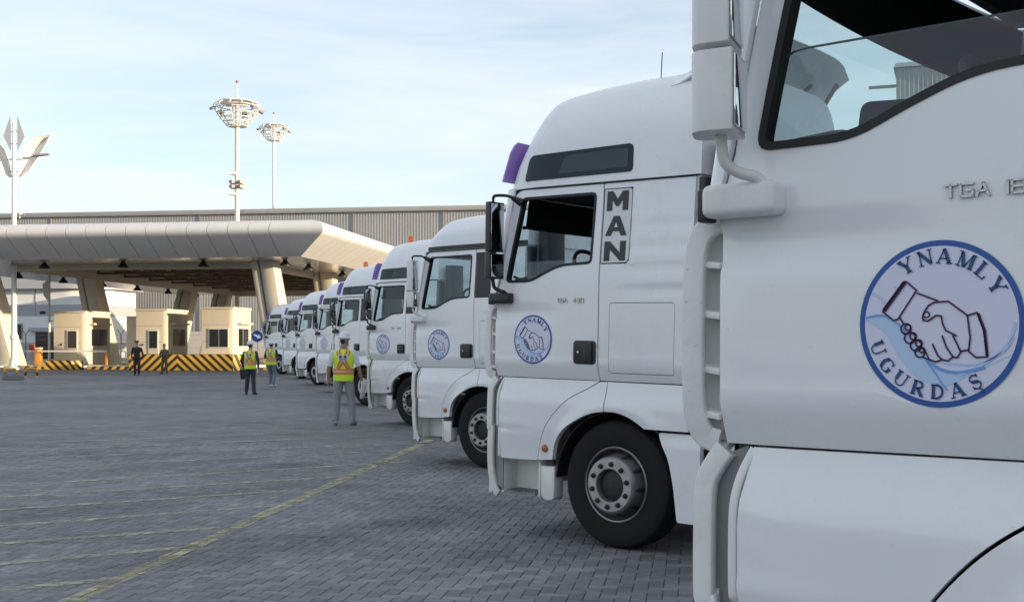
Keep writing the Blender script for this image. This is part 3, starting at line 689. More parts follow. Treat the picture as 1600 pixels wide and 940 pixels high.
# ------------------------------------------------------------------ blue arrow sign
def arrow_sign():
    P = on_ground(402, 582); r = empty('arrow_sign', P, 0, 'round blue sign with white arrow pointing down right', 'road sign')
    sc = P.y / FPX; zc = CAMH - (525 - HZ) * sc - P.z; rr = 9.6 * sc
    MB().tube([(0, .05, 0), (0, .05, zc + rr * .8)], .03, 10).build('post', POLEW, r)
    MB().lathe([(rr, -.012), (rr, .012)], 40, 'y', (0, 0, zc)).build('disc', M('sign_blue', (.02, .05, .32), .35), r)
    MB().lathe([(rr * .93, -.016), (rr, -.016), (rr, -.013), (rr * .93, -.013), (rr * .93, -.016)], 40, 'y', (0, 0, zc), caps=False).build('rim', M('sign_white', (.8, .8, .8), .4), r)
    a = R(-24); pts = [(-.62, -.14), (.10, -.14), (.10, -.38), (.66, 0), (.10, .38), (.10, .14), (-.62, .14)]
    pl = [((x * math.cos(a) - y * math.sin(a)) * rr, zc + (x * math.sin(a) + y * math.cos(a)) * rr) for x, y in pts]
    MB().prism(pl, 'y', -.02, -.013).build('arrow', M('sign_white', (.8, .8, .8), .4), r)
arrow_sign()

# ------------------------------------------------------------------ high masts and tulip lamp post
def mast(px, Y, y_top, y_ring_t, y_ring_b, wpx, label, lower=False):
    sc = Y / FPX; g = gz(Y); Z = lambda y: CAMH - (y - HZ) * sc - g; r = empty('high_mast', ((px - 800) * sc, Y, g), R(25), label, 'light mast')
    zt, zb = Z(y_ring_t), Z(y_ring_b); rw = wpx * sc / 2; H = zt - zb
    MB().tube([(0, 0, 0), (0, 0, zb), (0, 0, zt + .3)], lambda t: .27 - .09 * t, 16).build('pole', POLEW, r)
    MB().tube([(0, 0, zt + .2), (0, 0, Z(y_top))], .07, 8).build('lightning_rod', POLEW, r); MB().ball((0, 0, Z(y_top)), .16, 10).build('rod_light', M('red_lamp', (.35, .12, .05), .4), r)
    MB().lathe([(rw * .2, H * .98), (rw * .74, H * .92), (rw * .78, H * .86), (rw * .70, H * .84), (rw * .2, H * .88)], 36, 'z', (0, 0, zb)).build('crown_disc', POLEW, r)
    for k, (f, z) in enumerate(((.40, .02), (.55, .16), (.68, .30), (.80, .46), (.92, .64), (.84, .74))):
        pts = [(rw * f * math.cos(2 * math.pi * j / 36), rw * f * math.sin(2 * math.pi * j / 36), zb + H * z) for j in range(37)]
        MB().tube(pts, .05, 6).build('ring', POLEW, r)
    for k in range(12):
        a = 2 * math.pi * k / 12; c, s = math.cos(a), math.sin(a)
        MB().tube([(c * rw * f, s * rw * f, zb + H * z) for f, z in ((.08, -.02), (.40, .02), (.68, .30), (.92, .62), (.97, .72), (.90, .80), (.7, .88))], .06, 6).build('rib', POLEW, r)
        if k % 2 == 0:
            m = Matrix.Rotation(a, 4, 'Z') @ Matrix.Translation((rw * .98, 0, zb + H * .62)) @ Matrix.Rotation(R(25), 4, 'Y')
            MB().box(-.25, .3, -.3, .3, -.12, .12, mat=m).build('floodlight', FRAMEG, r)
    if lower:
        for y, d in ((268, 1), (300, 1)):
            MB().add([(-.25, 0, Z(y) + .1), (-1.2, -.1, Z(y) - .3), (-.2, .4, Z(y) - .35), (-.2, -.4, Z(y) - .35)], [(0, 1, 2), (0, 3, 1), (1, 3, 2), (0, 2, 3)]).build('bracket_shroud', POLEW, r)
        for y in (285, 292):
            m = MB()
            for k in range(4):
                a = k * math.pi / 2 + .4; m.box(.3, .8, -.22, .22, -.15, .15, mat=Matrix.Translation((0, 0, Z(y))) @ Matrix.Rotation(a, 4, 'Z'))
            m.build('floodlight', FRAMEG, r)
mast(370.5, 122, 128, 155, 198, 76, 'nearer tall white mast with basket crown above the canopy', True)
mast(428, 178, 177, 193, 220, 48, 'farther tall white mast with basket crown right of the bigger one')
def tulip():
    P = on_ground(22, 577); r = empty('tulip_lamp_post', P, 0, 'tall white lamp post with petal shaped top at the left edge', 'street lamp'); sc = P.y / FPX
    Z = lambda y: CAMH - (y - HZ) * sc - P.z; X = lambda x: (x - 22.5) * sc
    MB().lathe([(.52, 0), (.5, .12), (.34, .18), (.2, .8), (.19, 1.9)], 20).build('base', POLEW, r)
    MB().lathe([(.19, 1.9), (.26, 1.95), (.26, 2.15), (.19, 2.2)], 20, caps=False).build('collar', POLEW, r)
    MB().tube([(0, 0, 1.9), (0, 0, Z(275)), (0, 0, Z(192))], lambda t: .18 - .09 * t, 14).build('pole', POLEW, r)
    GP = M('petal_grey', (.45, .45, .47), .4, metal=.4)
    for sg in (1, -1):
        pl = [(sg * .22, Z(181)), (sg * .66, Z(213)), (sg * .22, Z(235))]
        MB().prism(pl, 'y', -.05, .05).build('top_petal', GP, r)
        for y in (206, 225): MB().tube([(0, 0, Z(y)), (sg * .25, 0, Z(y))], .03, 6).build('petal_strut', FRAMEG, r)
        outer = [(.18, 274), (.28, 252), (.55, 234), (.98, 221), (1.58, 213), (2.25, 211)]; inner = [(2.2, 213), (2.0, 224), (1.7, 237), (1.3, 252), (.85, 268), (.30, 277)]
        m = MB(); pts = [(sg * x, Z(y)) for x, y in outer]; pin = [(sg * x, Z(y)) for x, y in inner][::-1]
        n = len(pts); vs = []
        for k in range(n): vs += [(pts[k][0], .0, pts[k][1]), ((pts[k][0] + pin[k][0]) / 2, .32, (pts[k][1] + pin[k][1]) / 2), (pin[k][0], 0.05, pin[k][1])]
        m.add(vs, [(3 * k + j, 3 * k + j + 1, 3 * k + j + 4, 3 * k + j + 3) for k in range(n - 1) for j in range(2)]); m.build('wing', POLEW, r, solid=.04)
        for y in (249, 268): MB().tube([(0, 0, Z(y)), (sg * (.55 if y < 260 else .3), 0, Z(y))], .035, 6).build('wing_strut', FRAMEG, r)
        MB().tube([(sg * 1.05, -.05, Z(246)), (sg * 1.5, -.1, Z(243))], .05, 8).build('lamp_arm', FRAMEG, r)
        MB().box(-.45, .5, -.16, .16, -.06, .06, mat=Matrix.Translation((sg * 1.75, -.1, Z(242.5))) @ Matrix.Rotation(R(-6 * sg), 4, 'Y')).build('luminaire', FRAMEG, r, bevel=.02)
tulip()
def guard_rails():
    for k, (x0, x1, y) in enumerate(((8, 26, 591), (40, 58, 590))):
        a = on_ground(x0, y); b = on_ground(x1, y); L = b.x - a.x
        r = empty('hoop_guard', a, 0, ('left' if k == 0 else 'right') + ' one of two low yellow and black hoop guards by the lamp post', 'hoop guard', 'hoop guards by the lamp post')
        MB().tube([(0, 0, 0), (0, 0, .38), (.06, 0, .45), (L - .06, 0, .45), (L, 0, .38), (L, 0, 0)], .05, 10, up=(0, 1, 0)).build('hoop', YELB, r)
        for x in (0, L): MB().lathe([(.054, .1), (.054, .28)], 10, 'z', (x, 0, 0)).build('black_band', BLKB, r)
    P = on_ground(16, 594); b = MB().box(-.36, .36, 0, .7, 0, .3).build('concrete_footing', M('footing_grey', (.2, .2, .2), .8, var=.1), None, P, bevel=.02); tag(b, 'grey concrete footing block at the foot of the hoop guard', 'footing')
guard_rails()
def roof_dish():
    p = yard(-104, 134); sc = 143 / FPX
    P = Vector(((31 - 800) * sc, 143, 0)); r = empty('roof_camera', (P.x, P.y, CAMH - (341 - HZ) * sc), 0, 'small white camera unit on the warehouse roof edge at left', 'camera')
    MB().tube([(0, 0, 0), (0, 0, .5)], .06, 8).build('stand', POLEW, r); MB().ball((0, 0, .6), (.3, .3, .25), 10).build('housing', POLEW, r); MB().box(.1, .6, -.12, .12, .3, .5).build('lens_box', FRAMEG, r)
roof_dish()
# ------------------------------------------------------------------ tractor units. Local axes: x forward from the front axle, y to the driver's side, z up
def y_side(x, z, ribs=False):
    y = 1.21
    y -= .055 * sstep(2.05, 3.0, z)
    if z < 1.455: y -= .042 * ((1.455 - z) / .125) ** 1.25
    y += .003 * math.exp(-((z - 1.465) / .018) ** 2)
    if not ribs:
        f = sstep(.45, 1.15, x); y -= .016 * f * (sstep(1.80, 1.83, z) - sstep(1.92, 1.95, z))
        if x > 1.08: y -= .55 * (x - 1.08) ** 2
    else:
        f = sstep(-.05, -.2, x)
        for zz in (2.05, 2.22, 2.39, 2.56): y -= .009 * f * math.exp(-((z - zz) / .03) ** 2)
    return y
def y_low(x, z):
    y = 1.172 + .036 * sstep(1.34, 1.12, z) - .03 * sstep(.95, .62, z)
    f = sstep(.8, 1.15, x); y -= .010 * f * (math.exp(-((z - .90) / .018) ** 2)) - .006 * f * math.exp(-((z - .94) / .02) ** 2)
    if x > 1.02: y -= .35 * (x - 1.02) ** 2
    return y
def curve_pts(pts, n=6):
    """smooth polyline through points (Catmull-Rom)"""
    out = []; P = [Vector(p) for p in pts]
    for i in range(len(P) - 1):
        a = P[max(i - 1, 0)]; b = P[i]; c = P[i + 1]; d = P[min(i + 2, len(P) - 1)]
        for k in range(n):
            t = k / n; out.append(tuple(.5 * ((2 * b) + (c - a) * t + (2 * a - 5 * b + 4 * c - d) * t * t + (3 * b - a - 3 * c + d) * t ** 3)))
    out.append(tuple(P[-1])); return out
XD = lambda z: 1.258 if z < 1.98 else (1.258 - .053 * (z - 1.98) / .15 if z < 2.13 else 1.205 - .12 * (z - 2.13) / .72)
XW = lambda z: 1.325 if z < 1.95 else 1.325 - .125 * (z - 1.95) / .97
NR = 4.4
def roof_top(x, low=False):
    pts = [(-.75, 3.80), (0, 3.795), (.36, 3.775), (.62, 3.75), (.76, 3.73), (.84, 3.70), (.91, 3.645), (.985, 3.56), (1.05, 3.45), (1.11, 3.31), (1.16, 3.14), (1.195, 2.98)]
    for (a, za), (b, zb) in zip(pts, pts[1:]):
        if x <= b: z = za + (zb - za) * max(0, x - a) / (b - a); break
    else: z = 2.98
    return 2.92 + (z - 2.92) * (.58 if low else 1)
def roof_w(x): return 1.157 - .085 * max(0, (x - .78) / .42) ** 2.2
RSEC = [(1, 0), (.998, .12), (.994, .26), (.988, .40), (.978, .50), (.955, .59), (.925, .68), (.89, .77), (.85, .85), (.80, .915), (.73, .96), (.6, .985), (.4, .996), (.2, 1), (0, 1)]
def y_roof(x, z, low=False):
    t = max(0., min(1., (z - 2.92) / max(.02, roof_top(x, low) - 2.92)))
    for (a, b), (c, d) in zip(RSEC, RSEC[1:]):
        if b <= t <= d: return roof_w(x) * (a + (c - a) * (t - b) / max(1e-6, d - b))
    return 0.
def roof_z(x, y):
    u = min(1., abs(y) / roof_w(x))
    for (a, b), (c, d) in zip(RSEC, RSEC[1:]):
        if c <= u <= a: return 2.92 + (roof_top(x) - 2.92) * (b + (d - b) * (a - u) / max(1e-6, a - c))
    return roof_top(x)

TMESH = {}
def stroke(mb, pts, w, y, mi=0, z0=None, th=.001):
    """flat ribbon in the x-z plane facing +y"""
    P = [Vector(p) for p in pts]; vs = []; n = len(P)
    for i, p in enumerate(P):
        a = (P[i] - P[i - 1]).normalized() if i else (P[1] - P[0]).normalized(); b = (P[i + 1] - P[i]).normalized() if i < n - 1 else a
        t = (a + b); t = t.normalized() if t.length > 1e-6 else a; nn = Vector((-t.y, t.x)); c = max(.5, nn.dot(Vector((-a.y, a.x))))
        q0, q1 = p + nn * w / 2 / c, p - nn * w / 2 / c; vs += [(q0.x, y, q0.y), (q1.x, y, q1.y)]
    mb.add(vs, [(2 * i, 2 * i + 1, 2 * i + 3, 2 * i + 2) for i in range(n - 1)], mi)
def arc(cx, cy, rx, ry, a0, a1, n=12): return [(cx + rx * math.cos(R(a0 + (a1 - a0) * k / n)), cy + ry * math.sin(R(a0 + (a1 - a0) * k / n))) for k in range(n + 1)]
TK, TN, SF = .23, .095, .085
SERIF = {
    'Y': [([(.08, .97), (.44, .46)], TK), ([(.86, .97), (.48, .46)], TN), ([(.46, .52), (.46, .02)], TK), ([(-.06, .97), (.30, .97)], SF), ([(.68, .97), (1.0, .97)], SF), ([(.26, .03), (.66, .03)], SF)],
    'N': [([(.16, .02), (.16, .98)], TN), ([(.12, .95), (.84, .05)], TK), ([(.86, .02), (.86, .98)], TN), ([(-.02, .97), (.2, .97)], SF), ([(.0, .03), (.32, .03)], SF), ([(.70, .97), (1.02, .97)], SF)],
    'A': [([(.08, .02), (.46, .98)], TN), ([(.44, .98), (.84, .02)], TK), ([(.2, .33), (.68, .33)], TN), ([(-.06, .03), (.24, .03)], SF), ([(.62, .03), (1.02, .03)], SF)],
    'M': [([(.14, .02), (.14, .98)], TN), ([(.16, .95), (.54, .04)], TK), ([(.54, .04), (.9, .95)], TN), ([(.96, .02), (.96, .98)], TK), ([(-.04, .97), (.2, .97)], SF), ([(-.02, .03), (.3, .03)], SF), ([(.88, .97), (1.14, .97)], SF), ([(.78, .03), (1.14, .03)], SF)],
    'L': [([(.22, .02), (.22, .98)], TK), ([(.02, .03), (.74, .03)], SF), ([(.02, .97), (.42, .97)], SF), ([(.74, .0), (.76, .28)], TN)],
    'U': [([(.18, .97), (.18, .34)], TK), (arc(.49, .34, .31, .30, 180, 360), .10), ([(.80, .34), (.80, .97)], TN), ([(-.02, .97), (.38, .97)], SF), ([(.64, .97), (.98, .97)], SF)],
    'G': [(arc(.5, .5, .38, .46, 50, 130), .09), (arc(.5, .5, .38, .46, 120, 240), TK), (arc(.5, .5, .38, .46, 230, 320), .09), ([(.80, .08), (.80, .44)], TK * .9), ([(.6, .44), (.96, .44)], SF), ([(.76, .7), (.78, .96)], TN)],
    'R': [([(.2, .02), (.2, .98)], TK), (arc(.42, .73, .30, .23, 90, -90), .15), ([(.2, .96), (.44, .96)], SF), ([(.2, .50), (.44, .50)], SF), ([(.44, .5), (.84, .04)], TK), ([(.02, .97), (.3, .97)], SF), ([(.02, .03), (.40, .03)], SF), ([(.7, .03), (1.0, .03)], SF)],
    'D': [([(.2, .02), (.2, .98)], TK), (arc(.36, .5, .46, .46, 90, -90, 16), .16), ([(.04, .96), (.4, .96)], SF), ([(.04, .04), (.4, .04)], SF)],
    'S': [(arc(.44, .72, .27, .24, 20, 240), .11), ([(.26, .58), (.62, .42)], TK), (arc(.44, .28, .27, .25, 60, -160), .11), ([(.72, .72), (.72, .95)], TN), ([(.14, .06), (.14, .32)], TN), ([(.46, .04), (.46, -.08)], .07), (arc(.46, -.19, .15, .12, 90, -130, 8), .09)],
}
def sticker_mesh(name, faded=0.):
    mix = lambda c: tuple(c[i] * (1 - faded) + (.62, .64, .68)[i] * faded for i in range(3))
    nm = name
    mats = [M(nm + '_white', mix((.70, .70, .86)), .35), M(nm + '_blue_ring', mix((.015, .09, .36)), .35), M(nm + '_letters', mix((.012, .06, .19)), .4), M(nm + '_hand_line', mix((.04, .004, .06)), .4), M(nm + '_pale_swirl', mix((.47, .62, .86)), .35), M(nm + '_mid_swirl', mix((.14, .36, .74)), .35)]
    mb = MB(); r = .2035; n = 72
    for rr, y, mi in ((r, 0.0, 1), (r * .93, .0008, 0)):
        mb.add([(0, y, 0)] + [(rr * math.cos(2 * math.pi * k / n), y, rr * math.sin(2 * math.pi * k / n)) for k in range(n)], [(0, 1 + (k + 1) % n, 1 + k) for k in range(n)], mi)
    Z = lambda p: (-(p[0] - 463) / 400 * r, -(p[1] - 475) / 400 * r)      # traced from the photograph; x forward runs to the left of the picture
    up = curve_pts([(98, 440), (180, 432), (270, 492), (340, 572), (430, 665), (520, 702), (640, 690), (800, 622)]); lo = curve_pts([(98, 452), (200, 522), (270, 640), (360, 735), (490, 772), (600, 722), (700, 672), (800, 626)])
    A = [Z(p) for p in up]; B = [Z(p) for p in lo]; vs = []
    for a, b in zip(A, B): vs += [(a[0], .0016, a[1]), (b[0], .0016, b[1])]
    mb.add(vs, [(2 * i, 2 * i + 1, 2 * i + 3, 2 * i + 2) for i in range(len(A) - 1)], 4)
    for pts, w, mi in (([(98, 440), (180, 430), (260, 470), (300, 515)], 9, 5), ([(400, 640), (470, 690), (560, 705), (680, 680)], 14, 5), ([(400, 650), (440, 700), (480, 760), (505, 790)], 6, 5), ([(130, 320), (170, 340), (205, 390)], 10, 4), ([(820, 470), (790, 560), (700, 650), (560, 720)], 12, 4), ([(240, 290), (290, 310)], 8, 4), ([(810, 540), (760, 610), (640, 665), (480, 660)], 9, 4)):
        stroke(mb, [Z(p) for p in curve_pts(pts)], w / 400 * r, .0024 + .0002 * mi, mi)
    hand = [([(300, 265), (355, 312), (262, 450), (240, 456), (185, 412), (300, 265)], 6), ([(272, 442), (292, 476)], 6), ([(357, 325), (460, 365)], 6), ([(385, 437), (398, 410), (415, 385), (445, 371), (510, 369), (600, 437)], 6), ([(385, 437), (388, 457), (412, 460), (450, 435), (475, 437), (481, 470), (497, 506), (550, 534)], 6), (arc(403, 430, 16, 14, 0, 360), 5), ([(600, 437), (645, 425), (675, 505), (693, 631), (640, 634), (606, 606), (613, 540), (600, 437)], 6), ([(568, 606), (606, 598)], 6), ([(530, 530), (550, 568), (569, 610), (552, 636), (530, 632)], 6), ([(480, 530), (500, 586), (532, 632), (508, 651), (480, 646)], 6), ([(433, 570), (458, 624), (480, 646), (450, 656), (415, 646)], 6), ([(390, 588), (418, 646), (385, 634)], 6)]
    for cx, cy, rr in ((303, 497, 25), (322, 541, 27), (352, 577, 27), (372, 611, 24), (312, 490, 14), (338, 533, 16), (367, 567, 16), (381, 600, 12)): hand.append((arc(cx, cy, rr, rr, 0, 360, 18), 6))
    hand += [([(297, 270), (190, 408)], 15), ([(650, 430), (680, 510), (692, 628)], 10)]
    for pts, w in hand: stroke(mb, [Z(p) for p in pts], w * 1.45 / 400 * r, .0034, 3)
    def letter(ch, ang, rad, size, top):
        a = R(ang); c = Vector((math.cos(a), math.sin(a))) * rad * r; u = Vector((math.sin(a), -math.cos(a))) if top else Vector((-math.sin(a), math.cos(a))); v = Vector((math.cos(a), math.sin(a))) if top else -Vector((math.cos(a), math.sin(a)))
        for pts, w in SERIF[ch]:
            stroke(mb, [((lambda q: (-q.x, q.y))(c + u * (x - .48) * size + v * (z - .5) * size)) for x, z in pts], w * size, .0040, 2)
    for ch, a in zip('YNAMLY', (119, 102, 85, 67, 49, 32)): letter(ch, a, .81, .037, True)
    for ch, a in zip('UGURDAS', (201, 218, 235, 252, 269, 286, 303)): letter(ch, a, .81, .036, False)
    me = mb.mesh(name, mats, fix=False)
    for p in me.polygons:
        if p.normal.y < 0: p.flip()
    return me

def text_mesh(name, txt, h, mat, th=.006, sq=.7):
    segs = {'T': [[(0, 1), (1, 1)], [(.5, 1), (.5, 0)]], 'G': [[(1, 1), (0, 1), (0, 0), (1, 0), (1, .5), (.5, .5)]], 'A': [[(0, 0), (.5, 1), (1, 0)], [(.2, .35), (.8, .35)]], '1': [[(.3, .8), (.6, 1), (.6, 0)]], '8': [[(0, 0), (0, 1), (1, 1), (1, 0), (0, 0)], [(0, .5), (1, .5)]], '4': [[(.75, 0), (.75, 1), (0, .3), (1, .3)]], '3': [[(0, 1), (1, 1), (1, 0), (0, 0)], [(.2, .5), (1, .5)]], '0': [[(0, 0), (0, 1), (1, 1), (1, 0), (0, 0)]], ' ': []}
    out = []; x = 0.
    for ch in txt:
        mb = MB(); w = h * (.45 if ch == '1' else .95)
        for s in segs[ch]:
            for a, b in zip(s, s[1:]):
                A = Vector((-(x + a[0] * w), 0, a[1] * h)); B = Vector((-(x + b[0] * w), 0, b[1] * h)); d = (B - A).normalized(); e = d * h * .07; n = Vector((-d.z, 0, d.x)) * h * .085
                q = [A - e + n, A - e - n, B + e - n, B + e + n]; mb.hexa([p + Vector((0, -.001, 0)) for p in q], [p + Vector((0, th, 0)) for p in q])
        if mb.f: out.append(mb.mesh(name, mat, fix=True))
        x += w * (1.35 if ch != ' ' else .9)
    return out

def rounded_box(x0, x1, y0, y1, z0, z1, mats, name, bev=.02, seg=3, mi=0): return MB().box(x0, x1, y0, y1, z0, z1).mesh(name, mats, bevel=bev, seg=seg)

def truck_meshes():
    T = TMESH
    win = rounded([(1.005, 2.848), (.222, 2.848), (.232, 2.268), (.55, 2.256), (.72, 2.192), (.86, 2.128), (1.138, 2.128)], [.05, .05, .05, .12, .08, .12, .05], 5)
    door = [(XD(z), z) for z in (1.335, 1.6, 1.9, 1.98, 2.04, 2.09, 2.13, 2.3, 2.5, 2.7, 2.82)] + [(1.075, 2.87), (1.04, 2.898), (.99, 2.908), (.16, 2.908), (.160, 1.335)]
    T['door'] = panel('door', door, WHITE, y_side, .03, [win], zc=.035, xc=.22)
    wi = inset(win, .022)
    T['window_seal'] = panel('window_seal', win, RUBBER, y_side, .05, [wi], zc=.12, off=.004)
    def lowered(poly, top):
        pl = clip(poly, -5, 0, 5, top); return rounded(pl, [.0] * len(pl)) if 0 else pl
    wg = inset(win, .012)
    T['glass_full'] = panel('window_glass', wg, GLASS, lambda x, z: y_side(x, z) - .02, .005, zc=0)
    T['glass_half'] = panel('window_glass', rounded([(1.085, 2.395), (.25, 2.395), (.25, 2.285), (.55, 2.270), (.72, 2.208), (.86, 2.146), (1.115, 2.146)], [.09, 0, .02, .1, .06, .1, .03], 6), GLASS, lambda x, z: y_side(x, z) - .02, .005, zc=0)
    T['glass_low'] = panel('window_glass', rounded([(1.095, 2.30), (.25, 2.31), (.25, 2.285), (.55, 2.270), (.72, 2.208), (.86, 2.146), (1.115, 2.146)], [.06, 0, .0, .05, .06, .1, .03], 6), GLASS, lambda x, z: y_side(x, z) - .02, .005, zc=0)
    ge_ = [(1.112, 2.22), (1.098, 2.33), (1.08, 2.37), (1.045, 2.391), (1.0, 2.395), (.26, 2.395)]
    T['glass_edge'] = MB().tube([(x, y_side(x, z) - .0225, z) for x, z in ge_], .0032, 6, up=(0, 1, 0)).mesh('glass_edge', M('glass_edge_dark', (.02, .05, .055), .2))
    T['door_card'] = panel('door_card', [(1.2, 1.36), (1.2, 2.10), (.86, 2.10), (.72, 2.17), (.55, 2.235), (.20, 2.245), (.2, 1.36)], TRIM, lambda x, z: y_side(x, z) - .045, .03, zc=0)
    # handle
    T['door_handle'] = MB().prism(rounded([(.395, 1.652), (.172, 1.652), (.172, 1.462), (.395, 1.462)], .035, 5), 'y', 1.205, 1.222).mesh('door_handle', BLACKP, bevel=.006)
    T['handle_grip'] = MB().box(.20, .30, 1.2215, 1.238, 1.475, 1.635).mesh('grip', BLACKP, bevel=.012, seg=3)
    T['lock'] = MB().lathe([(.011, 0), (.011, .004), (.0, .004)], 16, 'y', (.345, 1.2215, 1.56)).mesh('lock', CHROME)
    T['badge_430'] = text_mesh('badge', 'TGA  430', .030, CHROME)
    T['badge_18'] = text_mesh('badge', 'TGA 18 430', .030, CHROME)
    # sleeper wall, lettered strip, hatch
    sl = [(.148, 1.335), (.148, 2.262), (-.104, 2.262), (-.13, 2.29), (-.13, 2.866), (.148, 2.866), (.148, 2.908), (-.70, 2.908), (-.70, 1.335)]
    hatch = rounded([(.050, 1.957), (-.565, 1.957), (-.565, 1.397), (.050, 1.397)], .03, 5)
    yr = lambda x, z: y_side(x, z, True)
    T['sleeper_wall'] = panel('sleeper_wall', sl, WHITE, yr, .03, [hatch], zc=.035, xc=.15)
    T['storage_hatch'] = panel('storage_hatch', inset(hatch, .005), WHITE, yr, .02, zc=.05)
    ps = rounded([(.140, 2.272), (.140, 2.858), (-.120, 2.858), (-.120, 2.30), (-.10, 2.272)], [.005, .005, .03, .02, .02], 4)
    T['strip_white'] = panel('pillar_panel', ps, M('white_sign_plate', (.72, .72, .72), .35), yr, .02, zc=.1, off=.002)
    T['strip_dark'] = panel('pillar_panel', ps, BLACKP, yr, .02, zc=.1, off=-.004)
    mb = MB(); LT = {'M': [[(0, 0), (0, 1)], [(0, 1), (.5, .3)], [(.5, .3), (1, 1)], [(1, 1), (1, 0)]], 'A': [], 'N': []}
    def poly_letter(pl, zc, h, w):
        P = [(.012 + w / 2 - x * w, zc - h / 2 + z * h) for x, z in pl]; mb.prism(P, 'y', 0, .004)
    for ch, zc in (('M', 2.765), ('A', 2.565), ('N', 2.365)):
        h, w = .155, .205
        if ch == 'M': poly_letter([(0, 0), (0, 1), (.26, 1), (.5, .58), (.74, 1), (1, 1), (1, 0), (.75, 0), (.75, .56), (.56, .22), (.44, .22), (.25, .56), (.25, 0)], zc, h, w)
        if ch == 'N': poly_letter([(0, 0), (0, 1), (.25, 1), (.74, .40), (.74, 1), (1, 1), (1, 0), (.76, 0), (.26, .60), (.26, 0)], zc, h, w)
        if ch == 'A':
            poly_letter([(0, 0), (.36, 1), (.64, 1), (1, 0), (.74, 0), (.66, .22), (.34, .22), (.26, 0)][:8], zc, h, w)
    mb.v = [(x, y + y_side(0, z) + .003, z) for x, y, z in mb.v]
    T['letters_man'] = mb.mesh('letters', M('lettering_grey', (.03, .033, .036), .5))
    mb = MB(); P = [(.012 + .205 / 2 - x * .205, 2.565 - .155 / 2 + z * .155) for x, z in ((.42, .42), (.5, .68), (.58, .42))]; mb.prism(P, 'y', .0042, .0055); mb.v = [(x, y + y_side(0, z) + .003, z) for x, y, z in mb.v]; T['letter_hole'] = mb.mesh('letter_counter', MATS['white_sign_plate'])
    # corner post between door and windscreen
    mb = MB(); zs = [1.30 + .05 * k for k in range(33)] + [2.925]; n = 7
    def corner(z, k):
        x0 = XD(z) + .007; y0 = y_side(min(x0, 1.3), max(z, 1.34)) - .004 - .10 * (sstep(1.325, 1.345, z) - sstep(1.93, 1.965, z)); x1 = XW(z); y1 = 1.055; a = math.pi / 2 * k / n
        return (x0 + (x1 - x0) * math.sin(a), y1 + (y0 - y1) * math.cos(a), z)
    mb.grid(corner, zs, range(n + 1)); T['corner_post'] = mb.mesh('corner_post', WHITE, solid=.02)
    # front faces
    FX = lambda y, z: XW(z) + .065 * (1 - (y / 1.055) ** 2)
    ys = [-1.05 + 2.1 * k / 16 for k in range(17)]
    def front(name, z0, z1, mat, off=0., sol=.02, n=6, yl=1.05):
        m = MB(); m.grid(lambda z, y: (FX(y, z) + off, y * yl / 1.05, z), [z0 + (z1 - z0) * k / n for k in range(n + 1)], ys); return m.mesh(name, mat, solid=sol)
    T['front_panel'] = front('front_panel', 1.335, 1.955, WHITE); T['windscreen'] = front('windscreen', 1.965, 2.86, GLASS, .004, .006, yl=1.03); T['windscreen_header'] = front('windscreen_header', 2.87, 2.93, WHITE)
    m = MB()
    for k in range(5):
        z = .98 + k * .07; m.grid(lambda u, y: (FX(y, 1.3) + .012 + .02 * u, y * .8, z + .05 * u), [0, 1], ys)
    T['grille'] = m.mesh('grille', BLACKP, solid=.012)
    T['grille_back'] = front('radiator_panel', .93, 1.33, BLACKP, -.03)
    m = MB(); m.grid(lambda z, y: (1.345 + .05 * (1 - (y / 1.2) ** 4) - .25 * max(0, abs(y) - 1.0) ** 1.5 - .02 * (z > .8), y, z), [.33, .36, .5, .7, .88, .92], [-1.16 + 2.32 * k / 24 for k in range(25)]); T['bumper'] = m.mesh('bumper', WHITEP, solid=.03)
    T['headlight'] = MB().box(1.375, 1.405, .62, .98, .52, .72).mesh('headlight', CLEAR, bevel=.02, seg=3)
    m = MB(); m.tube([(1.40, .1, 1.98), (1.375, .5, 2.12), (1.35, .85, 2.2)], .012, 6); T['wiper'] = m.mesh('wiper', BLACKP)
    # vane on the corner
    sq = lambda a, b, n=16: [(a * abs(math.cos(q)) ** .32 * (1 if math.cos(q) >= 0 else -1), b * abs(math.sin(q)) ** .32 * (1 if math.sin(q) >= 0 else -1)) for q in [2 * math.pi * j / n for j in range(n)]]
    sec = sq(.034, .015)
    vp = curve_pts([(1.285, 1.150, 1.955), (1.325, 1.165, 1.925), (1.347, 1.172, 1.86), (1.352, 1.176, 1.70), (1.352, 1.176, 1.5), (1.346, 1.172, 1.41), (1.325, 1.162, 1.355), (1.285, 1.150, 1.338)], 5)
    m = MB(); m.sweep(vp, sec, up=(0, 1, 0)); T['corner_vane'] = m.mesh('corner_vane', WHITEP, ang=60)
    m = MB()
    for z in (0.,): m.hexa([(1.262, 1.08, z - .012), (1.345, 1.08, z - .002), (1.345, 1.165, z - .012), (1.262, 1.19, z - .022)], [(1.262, 1.08, z + .006), (1.345, 1.08, z + .016), (1.345, 1.165, z + .006), (1.262, 1.19, z - .004)])
    T['vane_fin'] = m.mesh('vane_fin', WHITEP, bevel=.003)
    T['vane_back'] = MB().box(1.252, 1.345, 1.09, 1.13, 1.34, 1.94).mesh('vane_back', M('vane_inner_grey', (.58, .58, .56), .6, dirt=.4))
    # lower corner: panel, lip, channel, pipe
    gap = [(.778, .658), (.743, .796), (.682, .936), (.566, 1.078), (.433, 1.183), (.276, 1.261), (.151, 1.327)]; gc = curve_pts(gap, 5)
    lowp = rounded([(1.168, 1.328), (1.198, 1.185)], 0) + [(1.203, 1.1), (1.203, .65), (1.19, .638)] + [(.79, .648)] + [(x + .006, z + .003) for x, z in gc]
    T['lower_panel'] = panel('lower_panel', lowp, WHITE, y_low, .03, zc=.03, xc=.2)
